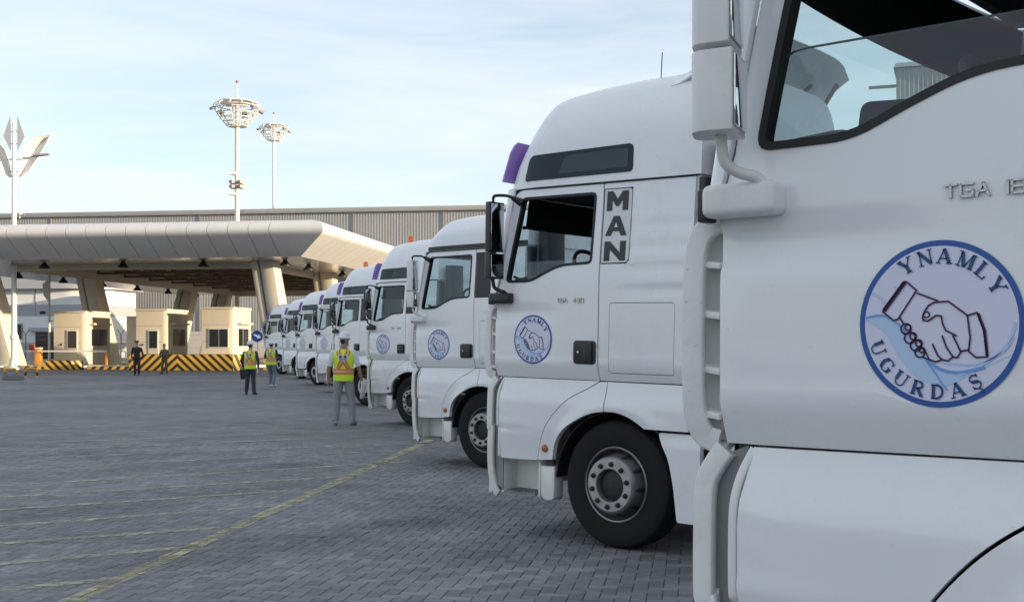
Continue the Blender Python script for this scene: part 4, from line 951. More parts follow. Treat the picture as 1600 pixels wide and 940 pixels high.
    m = MB(); m.sweep(curve_pts([(1.172, 1.15, 1.322), (1.20, 1.172, 1.25), (1.216, 1.185, 1.17), (1.218, 1.19, 1.05), (1.218, 1.188, .93), (1.218, 1.178, .91), (1.212, 1.172, .89), (1.212, 1.17, .65)], 4), sq(.012, .012, 12), up=(0, 1, 0)); T['panel_lip'] = m.mesh('panel_lip', WHITEP, ang=60)
    T['corner_channel'] = MB().prism([(1.20, 1.33), (1.30, 1.29), (1.32, 1.2), (1.32, .45), (1.20, .36)], 'y', 1.09, 1.135).mesh('corner_channel', M('channel_grey', (.28, .29, .30), .6, dirt=.5))
    pp = curve_pts([(1.262, 1.150, 1.318), (1.292, 1.158, 1.275), (1.318, 1.165, 1.215), (1.322, 1.168, 1.1), (1.322, 1.168, .9), (1.310, 1.166, .88), (1.316, 1.165, .7), (1.312, 1.160, .55), (1.300, 1.15, .44), (1.268, 1.14, .345), (1.245, 1.135, .322)], 4)
    m = MB(); m.sweep(pp, sq(.031, .018), up=(0, 1, 0)); T['corner_bar'] = m.mesh('corner_bar', WHITEP, ang=60)
    m = MB()
    for z in (1.02, .985): m.lathe([(.009, 0), (.009, .006), (0, .006)], 12, 'y', (1.252, 1.135, z - .03))
    T['channel_bolt'] = m.mesh('bolt', BLACKP)
    # fender and what follows it
    yfd = lambda x, z: y_low(x, z) + .006 + .012 * math.exp(-((math.hypot(x, z - .51) - .62) / .05) ** 2)
    ar = curve_pts([(.085, 1.091), (.20, 1.072), (.309, 1.032), (.473, .938), (.575, .815), (.615, .667)], 5)
    T['fender'] = panel('fender', [(x - .004, z - .003) for x, z in gc[::-1]][0:1] + [(.079, 1.327)] + ar + [(.770, .650)] + [(x - .004, z - .003) for x, z in gc[:-1]], WHITE, yfd, .05, zc=.03, xc=.12)
    ar2 = curve_pts([(.072, 1.092), (-.03, 1.090), (-.133, 1.066), (-.225, 1.025), (-.305, .978)], 5)
    T['rear_fender'] = panel('rear_fender', [(.072, 1.327), (-.70, 1.326), (-.70, .978)] + ar2[::-1], WHITE, yfd, .05, zc=.03, xc=.12)
    T['side_fairing'] = panel('side_fairing', rounded([(-.418, .955), (-.80, .955), (-.80, .285), (-.603, .285), (-.566, .554), (-.52, .746), (-.425, .925)], [.02, .01, .02, .02, .05, .05, .01], 4), WHITE, lambda x, z: 1.175 + .02 * sstep(.96, .86, z), .05, zc=.04)
    T['side_marker'] = MB().lathe([(.033, -.01), (.033, .004), (.026, .013), (.012, .017), (0, .018)], 24, 'y', (.690, yfd(.69, .755) + .002, .755)).mesh('side_marker', AMBER)
    m = MB(); m.grid(lambda a, y: (.612 * math.cos(a) + .01, y, .5 + .60 * math.sin(a)), [R(2 + 176 * k / 20) for k in range(21)], [.62, 1.14]); T['wheel_well'] = m.mesh('wheel_well', BLACKP, solid=.015)
    # entry step
    m = MB(); m.box(.79, 1.215, .93, .95, .345, .63); m.box(.79, .81, .95, 1.13, .345, .63); m.box(1.195, 1.215, .95, 1.12, .345, .63); m.box(.79, 1.215, .93, 1.13, .335, .352); m.box(.79, 1.215, .93, 1.10, .622, .634)
    T['step_well'] = m.mesh('step_well', WHITEP, bevel=.004)
    m = MB(); m.box(.82, 1.17, .955, 1.155, .338, .362)
    for k in range(9): m.box(.835 + k * .037, .855 + k * .037, .965, 1.145, .362, .370)
    T['step_tread'] = m.mesh('step_tread', STEEL)
    T['step_lamp'] = MB().box(.845, .945, .948, .962, .535, .565).mesh('step_lamp', CLEAR, bevel=.006)
    T['step_guard'] = MB().prism(rounded([(.772, .600), (.625, .604), (.630, .325), (.70, .315), (.762, .335)], [.01, .02, .04, .02, .03], 4), 'y', 1.02, 1.150).mesh('step_guard', WHITEP, bevel=.008)
    # mirrors
    def TW(c, pl):                       # white mirrors are folded in towards the driver
        if c != 'w': return pl
        o = Vector((1.165, 1.342)); a_ = R(19); pl = [pl[0], pl[1], (pl[2][0] + .03, pl[2][1] - .01), (pl[3][0] + .035, pl[3][1] + .015)]
        return [tuple(o + Matrix.Rotation(a_, 2) @ (Vector(p) - o)) for p in pl]
    for c, mt in (('w', WHITEP), ('b', BLACKP)):
        T['mirror_main_' + c] = MB().prism(rounded([(1.24, 1.135), (1.435, 1.135), (1.435, 1.215), (1.24, 1.205)][::-1] if 0 else TW(c, [(1.128, 1.25), (1.128, 1.43), (1.20, 1.425), (1.215, 1.26)]), [.008, .008, .04, .04], 4), 'z', 2.385, 2.80).mesh('main_mirror', mt, bevel=.028, seg=4)
        T['mirror_wide_' + c] = MB().prism(rounded(TW(c, [(1.118, 1.255), (1.118, 1.435), (1.20, 1.43), (1.215, 1.265)]), [.008, .008, .04, .04], 4), 'z', 2.158, 2.368).mesh('wide_mirror', mt, bevel=.028, seg=4)
        m = MB(); m.tube(curve_pts([(1.165, 1.345, 2.17), (1.167, 1.335, 2.12), (1.160, 1.325, 2.085), (1.135, 1.30, 2.062), (1.10, 1.275, 2.05), (1.085, 1.26, 2.03)], 5), .0155, 12); T['mirror_joint_' + c] = MB().tube([(1.17, 1.345, 2.36), (1.17, 1.345, 2.40)], .03, 10).mesh('mirror_joint', mt); T['mirror_arm_' + c] = m.mesh('mirror_arm', mt)
        T['mirror_bracket_' + c] = MB().box(1.045, 1.268, 1.195, 1.285, 1.952, 2.042).mesh('mirror_bracket', mt, bevel=.022, seg=4)
    T['mirror_hinge'] = MB().box(1.2685, 1.298, 1.19, 1.25, 1.945, 2.035).mesh('mirror_hinge', BLACKP, bevel=.006)
    m = MB(); m.tube(curve_pts([(1.17, 1.345, 2.78), (1.172, 1.345, 2.835), (1.155, 1.33, 2.858), (1.09, 1.26, 2.858), (1.04, 1.215, 2.835)], 5), .013, 10); m.tube([(1.06, 1.235, 2.845), (1.01, 1.17, 2.805)], lambda t: .018 + .018 * t, 10); T['mirror_top_arm'] = m.mesh('upper_mirror_arm', BLACKP)
    T['mirror_glass_main'] = MB().box(1.1215, 1.1275, 1.262, 1.419, 2.40, 2.785).mesh('mirror_glass', MIRGL, bevel=.002); T['mirror_glass_wide'] = MB().box(1.1115, 1.1175, 1.267, 1.424, 2.172, 2.354).mesh('mirror_glass', MIRGL, bevel=.002)
    for k_ in ('mirror_glass_main', 'mirror_glass_wide'):
        me_ = T[k_].copy(); me_.transform(Matrix.Translation((1.165, 1.342, 0)) @ Matrix.Rotation(R(19), 4, 'Z') @ Matrix.Translation((-1.165, -1.342, 0))); T[k_ + '_w'] = me_; T[k_ + '_w_R'] = mirrored(me_); T[k_ + '_b'] = T[k_]; T[k_ + '_b_R'] = mirrored(T[k_])
    # roofs
    for low in (False, True):
        m = MB(); xs = [-.745, -.6, -.4, -.2, 0, .2, .4, .55, .68, .78, .83, .88, .92, .96, .99, 1.02, 1.05, 1.08, 1.105, 1.13, 1.15, 1.17, 1.185, 1.195]; n = 28
        def rs(x, k):
            f, t = RSEC[k if k <= 14 else 28 - k]; h = roof_top(x, low) - 2.92
            return (x, roof_w(x) * f * (1 if k <= 14 else -1), 2.925 + h * t)
        m.grid(rs, xs, range(n + 1)); k = len(m.v); nn = n + 1
        m.f.append(tuple(range(nn))); m.m.append(0); m.f.append(tuple(range(k - nn, k))[::-1]); m.m.append(0)
        T['roof_low' if low else 'roof_high'] = m.mesh('roof', WHITE, weld=True, ang=40)
    ysurf = lambda x, z: y_roof(x, z)
    rw = rounded([(1.0, 2.982), (.945, 3.195), (-.12, 3.212), (-.12, 2.988)], [.03, .06, .05, .04], 5); rp = rounded([(.62, 3.02), (.56, 3.165), (-.075, 3.178), (-.075, 3.028)], [.03, .05, .02, .02], 5)
    T['roof_window'] = panel('roof_window', rw, DARKGL, ysurf, .02, zc=.04, xc=.12, off=.006); T['roof_pane'] = panel('pane', rp, TINT, ysurf, .01, zc=.04, xc=.12, off=.0085)
    m = MB(); m.grid(lambda x, z: (x, 1.163 if x < .7 else roof_w(x) + .006, z), [-.74, 0, .7, .85, 1.0, 1.1, 1.17], [2.912, 2.924]); T['roof_seam'] = m.mesh('roof_seam', SEAM, solid=-.004)
    m = MB(); m.grid(lambda x, z: (x, 1.160 if x < .7 else roof_w(x) + .004, z), [-.74, 0, .7, .85, 1.0, 1.08], [2.93, 2.985]); T['roof_band'] = m.mesh('roof_band', BLACKP, solid=-.006)
    # visor
    m = MB(); m.grid(lambda y, z: (1.262 + .03 * (1 - (abs(y) / 1.12) ** 3) - .36 * (z - 3.0) - .02 * sstep(3.28, 3.33, z), y * (1 - .03 * sstep(3.27, 3.33, z)), z), [-1.12 + 2.24 * k / 28 for k in range(29)], [3.0, 3.08, 3.16, 3.24, 3.30, 3.32, 3.33]); T['sun_visor'] = m.mesh('sun_visor', PURPLE, solid=.012)
    T['beacon_lamp'] = MB().lathe([(.065, 0), (.065, .13), (.05, .17), (0, .18)], 20).mesh('lens', ORANGE, ang=50); T['beacon_base'] = MB().lathe([(.075, -.06), (.075, .0)], 20).mesh('beacon', BLACKP)
    m = MB(); m.box(-.05, .05, -.7, .7, 0, .10); T['light_bar'] = m.mesh('light_bar', M('pale_bar', (.66, .6, .5), .4), bevel=.03)
    T['antenna'] = MB().tube([(-.13, .8, 3.74), (-.14, .8, 3.98)], .004, 6).mesh('antenna', BLACKP)
    # roof air deflector: a shell standing on struts
    m = MB(); zs_ = lambda x: 3.77 + .20 * sstep(-.35, -1.05, x)
    m.grid(lambda x, k: (x, 1.0 * k / 10, roof_z(x, 1.0 * k / 10) + .012 + .36 * sstep(-.36, -1.05, x)), [-.36, -.44, -.52, -.6, -.68, -.76, -.84, -.9], range(-10, 11)); T['air_deflector'] = m.mesh('air_deflector', WHITE, solid=.015)
    m = MB()
    for s in (-1, 1): m.tube([(-.6, s * .6, 3.76), (-.75, s * .6, 3.88)], .02, 8); m.tube([(-.70, s * .9, 3.72), (-.84, s * .9, 3.92)], .02, 8)
    T['deflector_strut'] = m.mesh('deflector_strut', M('rusty_strut', (.20, .11, .05), .7))
    m = MB(); m.prism([(-.46, 3.64), (-.80, 3.64), (-.80, 3.84)], 'y', .96, .98); T['deflector_skirt'] = m.mesh('deflector_skirt', M('sunlit_tan_skirt', (.42, .29, .14), .6))  # tan colour stands in for warm sun on the deflector's underside
    # cab inside
    T['cab_floor'] = MB().box(-.68, 1.24, -1.12, 1.12, 1.29, 1.345).mesh('cab_floor', TRIM); T['headliner'] = MB().box(-.68, 1.08, -1.12, 1.12, 2.865, 2.90).mesh('headliner', TRIMD)
    m = MB(); m.box(-.73, -.70, -1.14, 1.14, 1.3, 2.93); m.box(-.70, -.69, -1.14, 1.14, 1.3, 2.93, 1); T['rear_wall'] = m.mesh('rear_wall', [WHITE, TRIM]); T['rear_seal'] = MB().box(-.79, -.735, 1.02, 1.175, 1.36, 2.90).mesh('rear_seal', BLACKP, bevel=.01)
    T['b_pillar'] = MB().box(.06, .20, 1.06, 1.145, 1.345, 2.865).mesh('b_pillar', TRIM)
    T['sleeper_lining'] = MB().box(-.69, .05, 1.12, 1.135, 1.345, 2.865).mesh('sleeper_lining', TRIM)
    m = MB(); m.prism(rounded([(1.25, 1.5), (1.27, 2.05), (1.16, 2.17), (.92, 2.19), (.80, 2.08), (.82, 1.5)], [.01, .05, .08, .06, .05, .02], 4), 'y', -1.08, 1.08); T['dashboard'] = m.mesh('dashboard', TRIM)
    T['instrument_hood'] = MB().prism(rounded([(1.02, 2.15), (1.0, 2.30), (.84, 2.29), (.80, 2.13)], .03, 4), 'y', .3, .85).mesh('instrument_hood', TRIMD)
    m = MB(); cx, cy, cz, rr = .64, .62, 2.22, .235; tl = R(32)
    m.tube([(cx - rr * math.cos(a) * math.sin(tl) * -1, cy + rr * math.sin(a), cz + rr * math.cos(a) * math.cos(tl)) for a in [2 * math.pi * k / 32 for k in range(33)]], .017, 8)
    m.tube([(cx, cy - rr, cz), (cx + .03, cy, cz - .02), (cx, cy + rr, cz)], .016, 6); m.tube([(cx, cy, cz), (cx + .3, cy, cz - .25)], .035, 8); m.ball((cx, cy, cz), (.05, .06, .06), 10); T['steering_wheel'] = m.mesh('steering_wheel', TRIMD)
    def seat(y):
        m = MB(); m.prism(rounded([(.55, 1.58), (.55, 1.74), (.05, 1.70), (.02, 1.58)], .05, 4), 'y', y - .25, y + .25); m.prism(rounded([(.12, 1.66), (.02, 2.36), (-.14, 2.36), (-.06, 1.64)], .05, 4), 'y', y - .24, y + .24)
        m.prism(rounded([(.03, 2.38), (.02, 2.58), (-.10, 2.58), (-.11, 2.38)], .04, 4), 'y', y - .14, y + .14); m.box(.1, .45, y - .15, y + .15, 1.34, 1.58); return m.mesh('seat', TRIMD, bevel=.01)
    T['seat_l'] = seat(.58); T['seat_r'] = seat(-.58)
    m = MB(); m.grid(lambda y, z: (XW(z) + .065 * (1 - (y / 1.055) ** 2) - .10, y, z), [-.93 + 1.86 * k / 12 for k in range(13)], [2.62, 2.75, 2.87]); T['blind'] = m.mesh('roller_blind', BLIND, solid=.004)
    m = MB(); m.tube([(XW(2.62) - .035 + .065 * (1 - (y / 1.055) ** 2) - .065, y, 2.615) for y in [-.95 + 1.9 * k / 12 for k in range(13)]], .011, 8); m.ball((XW(2.62) - .085, .955, 2.615), .018, 8); T['blind_bar'] = m.mesh('blind_bar', BLIND)
    T['side_blind'] = MB().box(-.1, .95, -1.10, -1.095, 2.5, 2.87).mesh('side_blind', BLIND)
    T['curtain'] = MB().box(.24, .50, -1.085, -1.05, 2.1, 2.86).mesh('curtain', BLUEP)
    # wheels
    prof = [(.300, -.02), (.315, -.012), (.36, -.004), (.42, -.0), (.465, -.008), (.492, -.022), (.507, -.045), (.513, -.08), (.513, -.12), (.505, -.122), (.505, -.135), (.513, -.137), (.513, -.185), (.505, -.187), (.505, -.2), (.513, -.202), (.511, -.25), (.495, -.285), (.45, -.30), (.34, -.298), (.30, -.28)]
    T['tyre'] = MB().lathe(prof, 56, 'y', caps=False).mesh('tyre', TYRE, ang=28)
    T['rim_front'] = MB().lathe([(.299, -.03), (.303, -.012), (.296, -.006), (.286, -.010), (.282, -.03), (.275, -.075), (.262, -.095), (.250, -.06), (.238, .01), (.228, .052), (.219, .064), (.205, .068), (.132, .068), (.128, .060), (.125, -.03)], 48, 'y', caps=False).mesh('rim', STEEL, ang=40)
    T['bolt_ring'] = MB().lathe([(.207, .0682), (.205, .0705), (.136, .0705), (.134, .0682)], 40, 'y', caps=False).mesh('bolt_ring', M('pale_bolt_ring', (.42, .42, .42), .5, metal=.5, var=.2, vs=9, dirt=.5, dirtcol=(.15, .12, .1)))
    T['hub'] = MB().lathe([(.125, -.03), (.122, .02), (.10, .03), (.06, .034), (0, .035)], 32, 'y').mesh('hub', DARKST)
    m = MB(); T['nut'] = MB().lathe([(.0235, .066), (.0235, .074), (.017, .076), (.016, .094), (.011, .102), (0, .103)], 6, 'y').mesh('wheel_nut', DARKST)
    m = MB(); m.add([(.2445 * math.cos(d) + q * math.cos(d), y, .2445 * math.sin(d) + q * math.sin(d)) for d, q, y in [(.075 * math.cos(t), .0115 * math.sin(t), -.02 - .058 * math.sin(t) + .004) for t in [2 * math.pi * j / 10 for j in range(10)]]], [tuple(range(10))[::-1]])
    T['hand_hole'] = m.mesh('hand_hole', SEAM, fix=False)
    T['rim_rear'] = MB().lathe([(.299, -.03), (.303, -.012), (.296, -.006), (.282, -.03), (.27, -.12), (.24, -.15), (.205, -.16), (.14, -.16), (.13, -.12), (.12, -.06), (0, -.05)], 40, 'y', caps=False).mesh('rim', STEEL, ang=40)
    # frame
    m = MB()
    for s in (-1, 1): m.box(-4.55, 1.0, s * .42 - .04, s * .42 + .04, .72, .98)
    for x in (-4.4, -3.0, -1.8, -.6, .5): m.box(x - .06, x + .06, -.38, .38, .76, .94)
    T['chassis_frame'] = m.mesh('chassis_frame', DARKST); T['axle_front'] = MB().tube([(0, -.95, .5), (0, .95, .5)], .07, 10).mesh('axle', DARKST)
    m = MB(); m.tube([(-3.6, -.95, .513), (-3.6, .95, .513)], .11, 10); m.ball((-3.6, 0, .513), .25, 12); T['axle_rear'] = m.mesh('axle', DARKST)
    T['fuel_tank'] = MB().prism(rounded([(1.16, .45), (1.16, 1.03), (.58, 1.03), (.58, .45)], .12, 5), 'x', -2.35, -.95).mesh('fuel_tank', M('brushed_tank', (.55, .55, .55), .35, metal=.9), ang=40)
    T['engine'] = MB().box(-.6, .9, -.36, .36, .45, 1.25).mesh('engine', DARKST, bevel=.04)
    m = MB(); m.prism([(-3.1, 1.08), (-4.1, 1.08), (-4.25, 1.0), (-2.95, 1.0)], 'y', -.42, .42); T['fifth_wheel'] = m.mesh('fifth_wheel', DARKST)
    m = MB()
    for s in (-1, 1): m.grid(lambda a, y: (-3.6 + .6 * math.cos(a), y, .5 + .6 * math.sin(a)), [R(10 + 160 * k / 12) for k in range(13)], [s * .88 - .3, s * .88 + .3])
    T['rear_mudguard'] = m.mesh('rear_mudguard', BLACKP, solid=.012)
    T['intake_stack'] = MB().prism(rounded([(-.82, .7), (-.82, 1.05), (-1.0, 1.05), (-1.0, .7)], .04, 3), 'z', 1.0, 3.2).mesh('intake_stack', BLACKP)
    T['sticker'] = sticker_mesh('handshake_sticker'); T['sticker_faded'] = sticker_mesh('faded_sticker', .6); T['sticker_faded2'] = sticker_mesh('pale_sticker', .8)
    for k in ('door', 'window_seal', 'glass_full', 'door_card', 'door_handle', 'handle_grip', 'sleeper_wall', 'storage_hatch', 'strip_dark', 'corner_post', 'corner_vane', 'vane_fin', 'vane_back', 'lower_panel', 'panel_lip', 'corner_channel', 'corner_bar', 'fender', 'rear_fender', 'side_fairing', 'side_marker', 'wheel_well', 'step_well', 'step_tread', 'step_guard', 'mirror_main_b', 'mirror_wide_b', 'mirror_arm_b', 'mirror_joint_b', 'mirror_joint_w', 'mirror_bracket_b', 'mirror_main_w', 'mirror_wide_w', 'mirror_arm_w', 'mirror_bracket_w', 'mirror_top_arm', 'mirror_glass_main', 'mirror_glass_wide', 'roof_window', 'roof_pane', 'roof_seam', 'roof_band', 'b_pillar', 'sleeper_lining', 'fuel_tank', 'headlight', 'wiper', 'rear_seal'):
        T[k + '_R'] = mirrored(T[k])
truck_meshes()

def truck(W_, a, label, pitch=0., z=0., mir='b', roof='high', visor=False, beacon=False, man=False, badge='badge_430', glass='full', sticker='sticker', st_pos=(.826, 1.645), bolts=True, deflector=False, antenna=False, blind=True, bar=False):
    T = TMESH; ar = R(a); n = Vector((-math.sin(ar), -math.cos(ar), 0)); o = Vector((W_[0], W_[1], 0)) - n * 1.18; o.z = z
    root = empty('tractor_unit', o, math.pi - ar, label, 'truck', 'white tractor units parked in a slanted row'); root.rotation_euler = (0, -pitch, math.pi - ar)
    P = lambda key, name=None, par=root, loc=None: obj(name or T[key].name.split('.')[0], T[key], par, loc)
    for sd in ('', '_R'):
        right = sd == '_R'
        d = P('door' + sd, 'door'); P('window_seal' + sd, 'window_seal', d); P(('glass_' + glass) if not right else 'glass_full_R', 'window_glass', d); P('door_card' + sd, 'door_card', d); P('door_handle' + sd, 'door_handle', d); P('handle_grip' + sd, 'grip', d)
        if not right:
            P('lock', 'lock', d)
            if glass == 'half': P('glass_edge', 'glass_edge', d)
            if badge:
                for me_ in T[badge]: obj('badge_letter', me_, d, (.62 if badge == 'badge_18' else .575, y_side(.5, 1.975) + .002, 1.962))
            s = P(sticker, 'sticker', d, (st_pos[0], y_side(.6, 1.65) + .0034, st_pos[1] + .008)); s['label'] = 'round blue handshake sticker with the words YNAMLY and UGURDAŞ'
        w = P('sleeper_wall' + sd, 'sleeper_wall'); P('storage_hatch' + sd, 'storage_hatch', w)
        if man and not right:
            sp = P('strip_white', 'pillar_panel'); sp['label'] = 'white panel with the letters MAN written downwards'
            P('letters_man', 'letters', sp); P('letter_hole', 'letter_counter', sp)
        else: P('strip_dark' + sd, 'pillar_panel')
        P('corner_post' + sd, 'corner_post'); v = P('corner_vane' + sd, 'corner_vane'); [P('vane_fin' + sd, 'vane_fin', v, (0, 0, zz)) for zz in (1.84, 1.70, 1.545, 1.42)]; P('vane_back' + sd, 'vane_back', v)
        lp = P('lower_panel' + sd, 'lower_panel'); P('panel_lip' + sd, 'panel_lip', lp); ch = P('corner_channel' + sd, 'corner_channel'); P('corner_bar' + sd, 'corner_bar')
        if not right: P('channel_bolt', 'bolt', ch); P('mirror_hinge', 'mirror_hinge')
        f = P('fender' + sd, 'fender'); P('side_marker' + sd, 'side_marker', f); P('rear_fender' + sd, 'rear_fender'); P('side_fairing' + sd, 'side_fairing'); P('wheel_well' + sd, 'wheel_well')
        sw = P('step_well' + sd, 'step_well'); P('step_tread' + sd, 'step_tread', sw); P('step_guard' + sd, 'step_guard', sw)
        if not right: P('step_lamp', 'step_lamp', sw)
        c = mir + sd
        mm = P('mirror_main_' + c, 'main_mirror'); P('mirror_glass_main_' + c, 'mirror_glass', mm); mw = P('mirror_wide_' + c, 'wide_mirror'); P('mirror_glass_wide_' + c, 'mirror_glass', mw)
        P('mirror_arm_' + c, 'mirror_arm'); P('mirror_joint_' + c, 'mirror_joint'); P('mirror_bracket_' + c, 'mirror_bracket'); P('mirror_top_arm' + sd, 'upper_mirror_arm')
        P('b_pillar' + sd, 'b_pillar'); P('sleeper_lining' + sd, 'sleeper_lining'); P('fuel_tank' + sd, 'fuel_tank'); P('headlight' + sd, 'headlight'); P('wiper' + sd, 'wiper'); P('rear_seal' + sd, 'rear_seal')
    r = P('roof_' + roof, 'roof')
    for sd in ('', '_R'):
        if roof == 'high':
            rw = P('roof_window' + sd, 'roof_window'); P('roof_pane' + sd, 'pane', rw)
        else: P('roof_band' + sd, 'roof_band', r)
        P('roof_seam' + sd, 'roof_seam', r)
    if visor: P('sun_visor', 'sun_visor')['label'] = 'purple tinted sun visor'
    if beacon:
        rz_ = roof_top(.62, roof == 'low'); b = P('beacon_base', 'beacon', root, (.62, .62, rz_ - .02)); P('beacon_lamp', 'lens', b)['label'] = 'orange beacon lens'
    if bar: P('light_bar', 'light_bar', root, (.2, 0, roof_top(.2) + .005))
    if antenna: P('antenna', 'antenna')
    if deflector: dd = P('air_deflector', 'air_deflector'); P('deflector_strut', 'strut', dd); P('deflector_skirt', 'skirt', dd)
    for k in ('front_panel', 'windscreen', 'windscreen_header', 'bumper', 'grille_back', 'cab_floor', 'headliner', 'rear_wall', 'dashboard', 'instrument_hood', 'steering_wheel', 'seat_l', 'seat_r', 'chassis_frame', 'axle_front', 'axle_rear', 'engine', 'fifth_wheel', 'rear_mudguard', 'intake_stack'): P(k, {'seat_l': 'seat', 'seat_r': 'seat', 'grille_back': 'radiator_panel', 'axle_front': 'axle', 'axle_rear': 'axle'}.get(k, k))
    g = P('grille', 'grille')
    if blind: b = P('blind', 'roller_blind'); P('blind_bar', 'blind_bar', b)
    if man: P('curtain', 'curtain')
    steer = R(random.uniform(-7, 4)) if bolts is False else 0.
    def wheel(x, y, rear, left):
        w = empty('wheel', (x, y, .513 - (pitch * x if rear else 0))); w.parent = root; w.rotation_euler = (0, random.random() * 6.28, (0 if left else math.pi) + (0 if rear else steer))
        P('tyre', 'tyre', w); P('rim_rear' if rear else 'rim_front', 'rim', w)
        if not rear:
            P('hub', 'hub', w); P('bolt_ring', 'bolt_ring', w)
            if bolts:
                for k in range(10):
                    q = P('nut', 'wheel_nut', w); a_ = 2 * math.pi * k / 10; q.location = (.170 * math.cos(a_), 0, .170 * math.sin(a_)); P('hand_hole', 'hand_hole', w).rotation_euler = (0, -a_ - .314, 0)
        else: P('tyre', 'tyre', w, (0, -.33, 0))
    wheel(0, 1.165, False, True); wheel(0, -1.165, False, False); wheel(-3.6, 1.16, True, True); wheel(-3.6, -1.16, True, False)
    return root
def from_window(px, py, Y, a):
    """wheel-face point of a truck whose window corner (x 1.138, z 2.128) shows at this photo pixel, Y metres away"""
    ar = R(a); h = Vector((-math.cos(ar), math.sin(ar))); n = Vector((-math.sin(ar), -math.cos(ar))); p = Vector(((px - 800) / FPX * Y, Y)) - h * 1.138 - n * .03
    return p, CAMH - (py - HZ) * Y / FPX - 2.128
TRUCKS = []
TRUCKS.append(truck((1.5425, 2.5684), 40.5, 'nearest white truck cab, cut by the right edge, with white mirrors', mir='w', badge='badge_18', glass='half', st_pos=(.635, 1.650), beacon=False))
TRUCKS.append(truck((.7974, 9.65), 40.5, 'white truck with MAN lettered downwards behind its door, second nearest', pitch=.020, visor=True, man=True, glass='low', deflector=True, antenna=True))
for px, py, Y, a, label, kw in (
    (657.9, 481.7, 16.8, 40.5, 'white truck without roof window and with white mirrors, third nearest', dict(mir='w', roof='low', badge=None, st_pos=(.80, 1.635), blind=False)),
    (582.6, 502, 25.2, 42, 'white truck with roof window and orange beacon beside the nearest worker, fourth nearest', dict(visor=True, beacon=True, sticker='sticker')),
    (526.4, 508, 33.3, 43.5, 'white truck with orange beacon and a driver at the window, behind the nearest worker', dict(visor=True, beacon=True, badge=None, sticker='sticker', bolts=False)),
    (497.7, 516.6, 41.7, 45, 'sixth nearest white truck, just left of the nearest worker', dict(visor=True, badge=None, sticker='sticker_faded', bolts=False, blind=False, bar=True)),
    (466, 520, 49.3, 45.5, 'seventh nearest white truck with purple visor', dict(visor=True, badge=None, sticker='sticker_faded', bolts=False)),
    (444, 523.3, 57.6, 45.5, 'eighth nearest white truck, one before the end of the row', dict(visor=True, badge=None, sticker='sticker_faded', bolts=False, blind=False, bar=True)),
    (417, 523.3, 66.0, 44, 'farthest white truck of the row with a driver inside', dict(visor=True, badge=None, sticker='sticker_faded2', bolts=False))):
    p, z = from_window(px, py, Y, a); TRUCKS.append(truck(p, a, label, z=gz(p.y + 1), **kw))
# ------------------------------------------------------------------ people
def bone(bm, a, b, ra, rb, n=12):
    a, b = Vector(a), Vector(b); d = (b - a); L = max(d.length, 1e-4); t = d / L; u = t.orthogonal().normalized(); v = t.cross(u); rings = []
    seq = [(-ra * math.cos(q), ra * math.sin(q)) for q in (R(15), R(45), R(75))] + [(0, ra), (L * .5, (ra + rb) / 2), (L, rb)] + [(L + rb * math.sin(q), rb * math.cos(q)) for q in (R(15), R(45), R(75))]
    for s, r in seq: rings.append([bm.verts.new(a + t * s + (u * math.cos(2 * math.pi * j / n) + v * math.sin(2 * math.pi * j / n)) * r) for j in range(n)])
    for A, B in zip(rings, rings[1:]):
        for j in range(n): bm.faces.new((A[j], A[(j + 1) % n], B[(j + 1) % n], B[j]))
    bm.faces.new(rings[0][::-1]); bm.faces.new(rings[-1])
def loft(bm, secs, n=20):
    rings = [[bm.verts.new((cx + rx * math.cos(2 * math.pi * j / n), cy + ry * math.sin(2 * math.pi * j / n), z)) for j in range(n)] for cx, cy, z, rx, ry in secs]
    for A, B in zip(rings, rings[1:]):
        for j in range(n): bm.faces.new((A[j], A[(j + 1) % n], B[(j + 1) % n], B[j]))
    bm.faces.new(rings[0][::-1]); bm.faces.new(rings[-1])
def ell(bm, c, r):
    m = Matrix.Translation(c) @ Matrix.Diagonal((*r, 1)); bmesh.ops.create_uvsphere(bm, u_segments=18, v_segments=12, radius=1, matrix=m)
TORSO = [(.84, .155, .11), (.92, .178, .125), (1.0, .170, .118), (1.08, .158, .11), (1.18, .166, .116), (1.28, .185, .122), (1.36, .192, .12), (1.42, .170, .105), (1.465, .105, .08), (1.50, .062, .062), (1.57, .056, .06)]
SKIN = M('skin', (.33, .19, .12), .55, var=.06, vs=20); SKIN2 = M('skin_fair', (.46, .28, .19), .55, var=.06, vs=20); HAIR = M('dark_hair', (.018, .014, .012), .6, bump=.3, bs=200)
WSHOE = M('white_shoe', (.6, .6, .58), .6); BSHOE = M('black_shoe', (.015, .015, .015), .4); GSHOE = M('grey_shoe', (.22, .22, .21), .6)
JEANG = M('grey_denim', (.26, .27, .29), .85, var=.14, vs=14, bump=.5, bs=26); DARKTR = M('dark_trousers', (.03, .035, .05), .8, var=.2, vs=9, bump=.4, bs=22); JEANB = M('blue_grey_denim', (.15, .18, .23), .85, var=.16, vs=12, bump=.5, bs=24)
SHIRTW = M('white_shirt', (.62, .64, .68), .8, bump=.3, bs=24); NAVY = M('navy_sleeve', (.025, .03, .045), .8, bump=.4, bs=24); BLKU = M('black_uniform', (.012, .012, .015), .7, bump=.35, bs=24)
HIVIS = M('hi_vis_yellow', (.62, .88, .03), .65, var=.05, vs=10, bump=.35, bs=16); HIOR = M('hi_vis_orange', (.85, .16, .02), .6); REFL = M('reflective_grey', (.42, .42, .43), .35, metal=.3); HELM = M('white_helmet', (.74, .75, .76), .3, coat=.4)
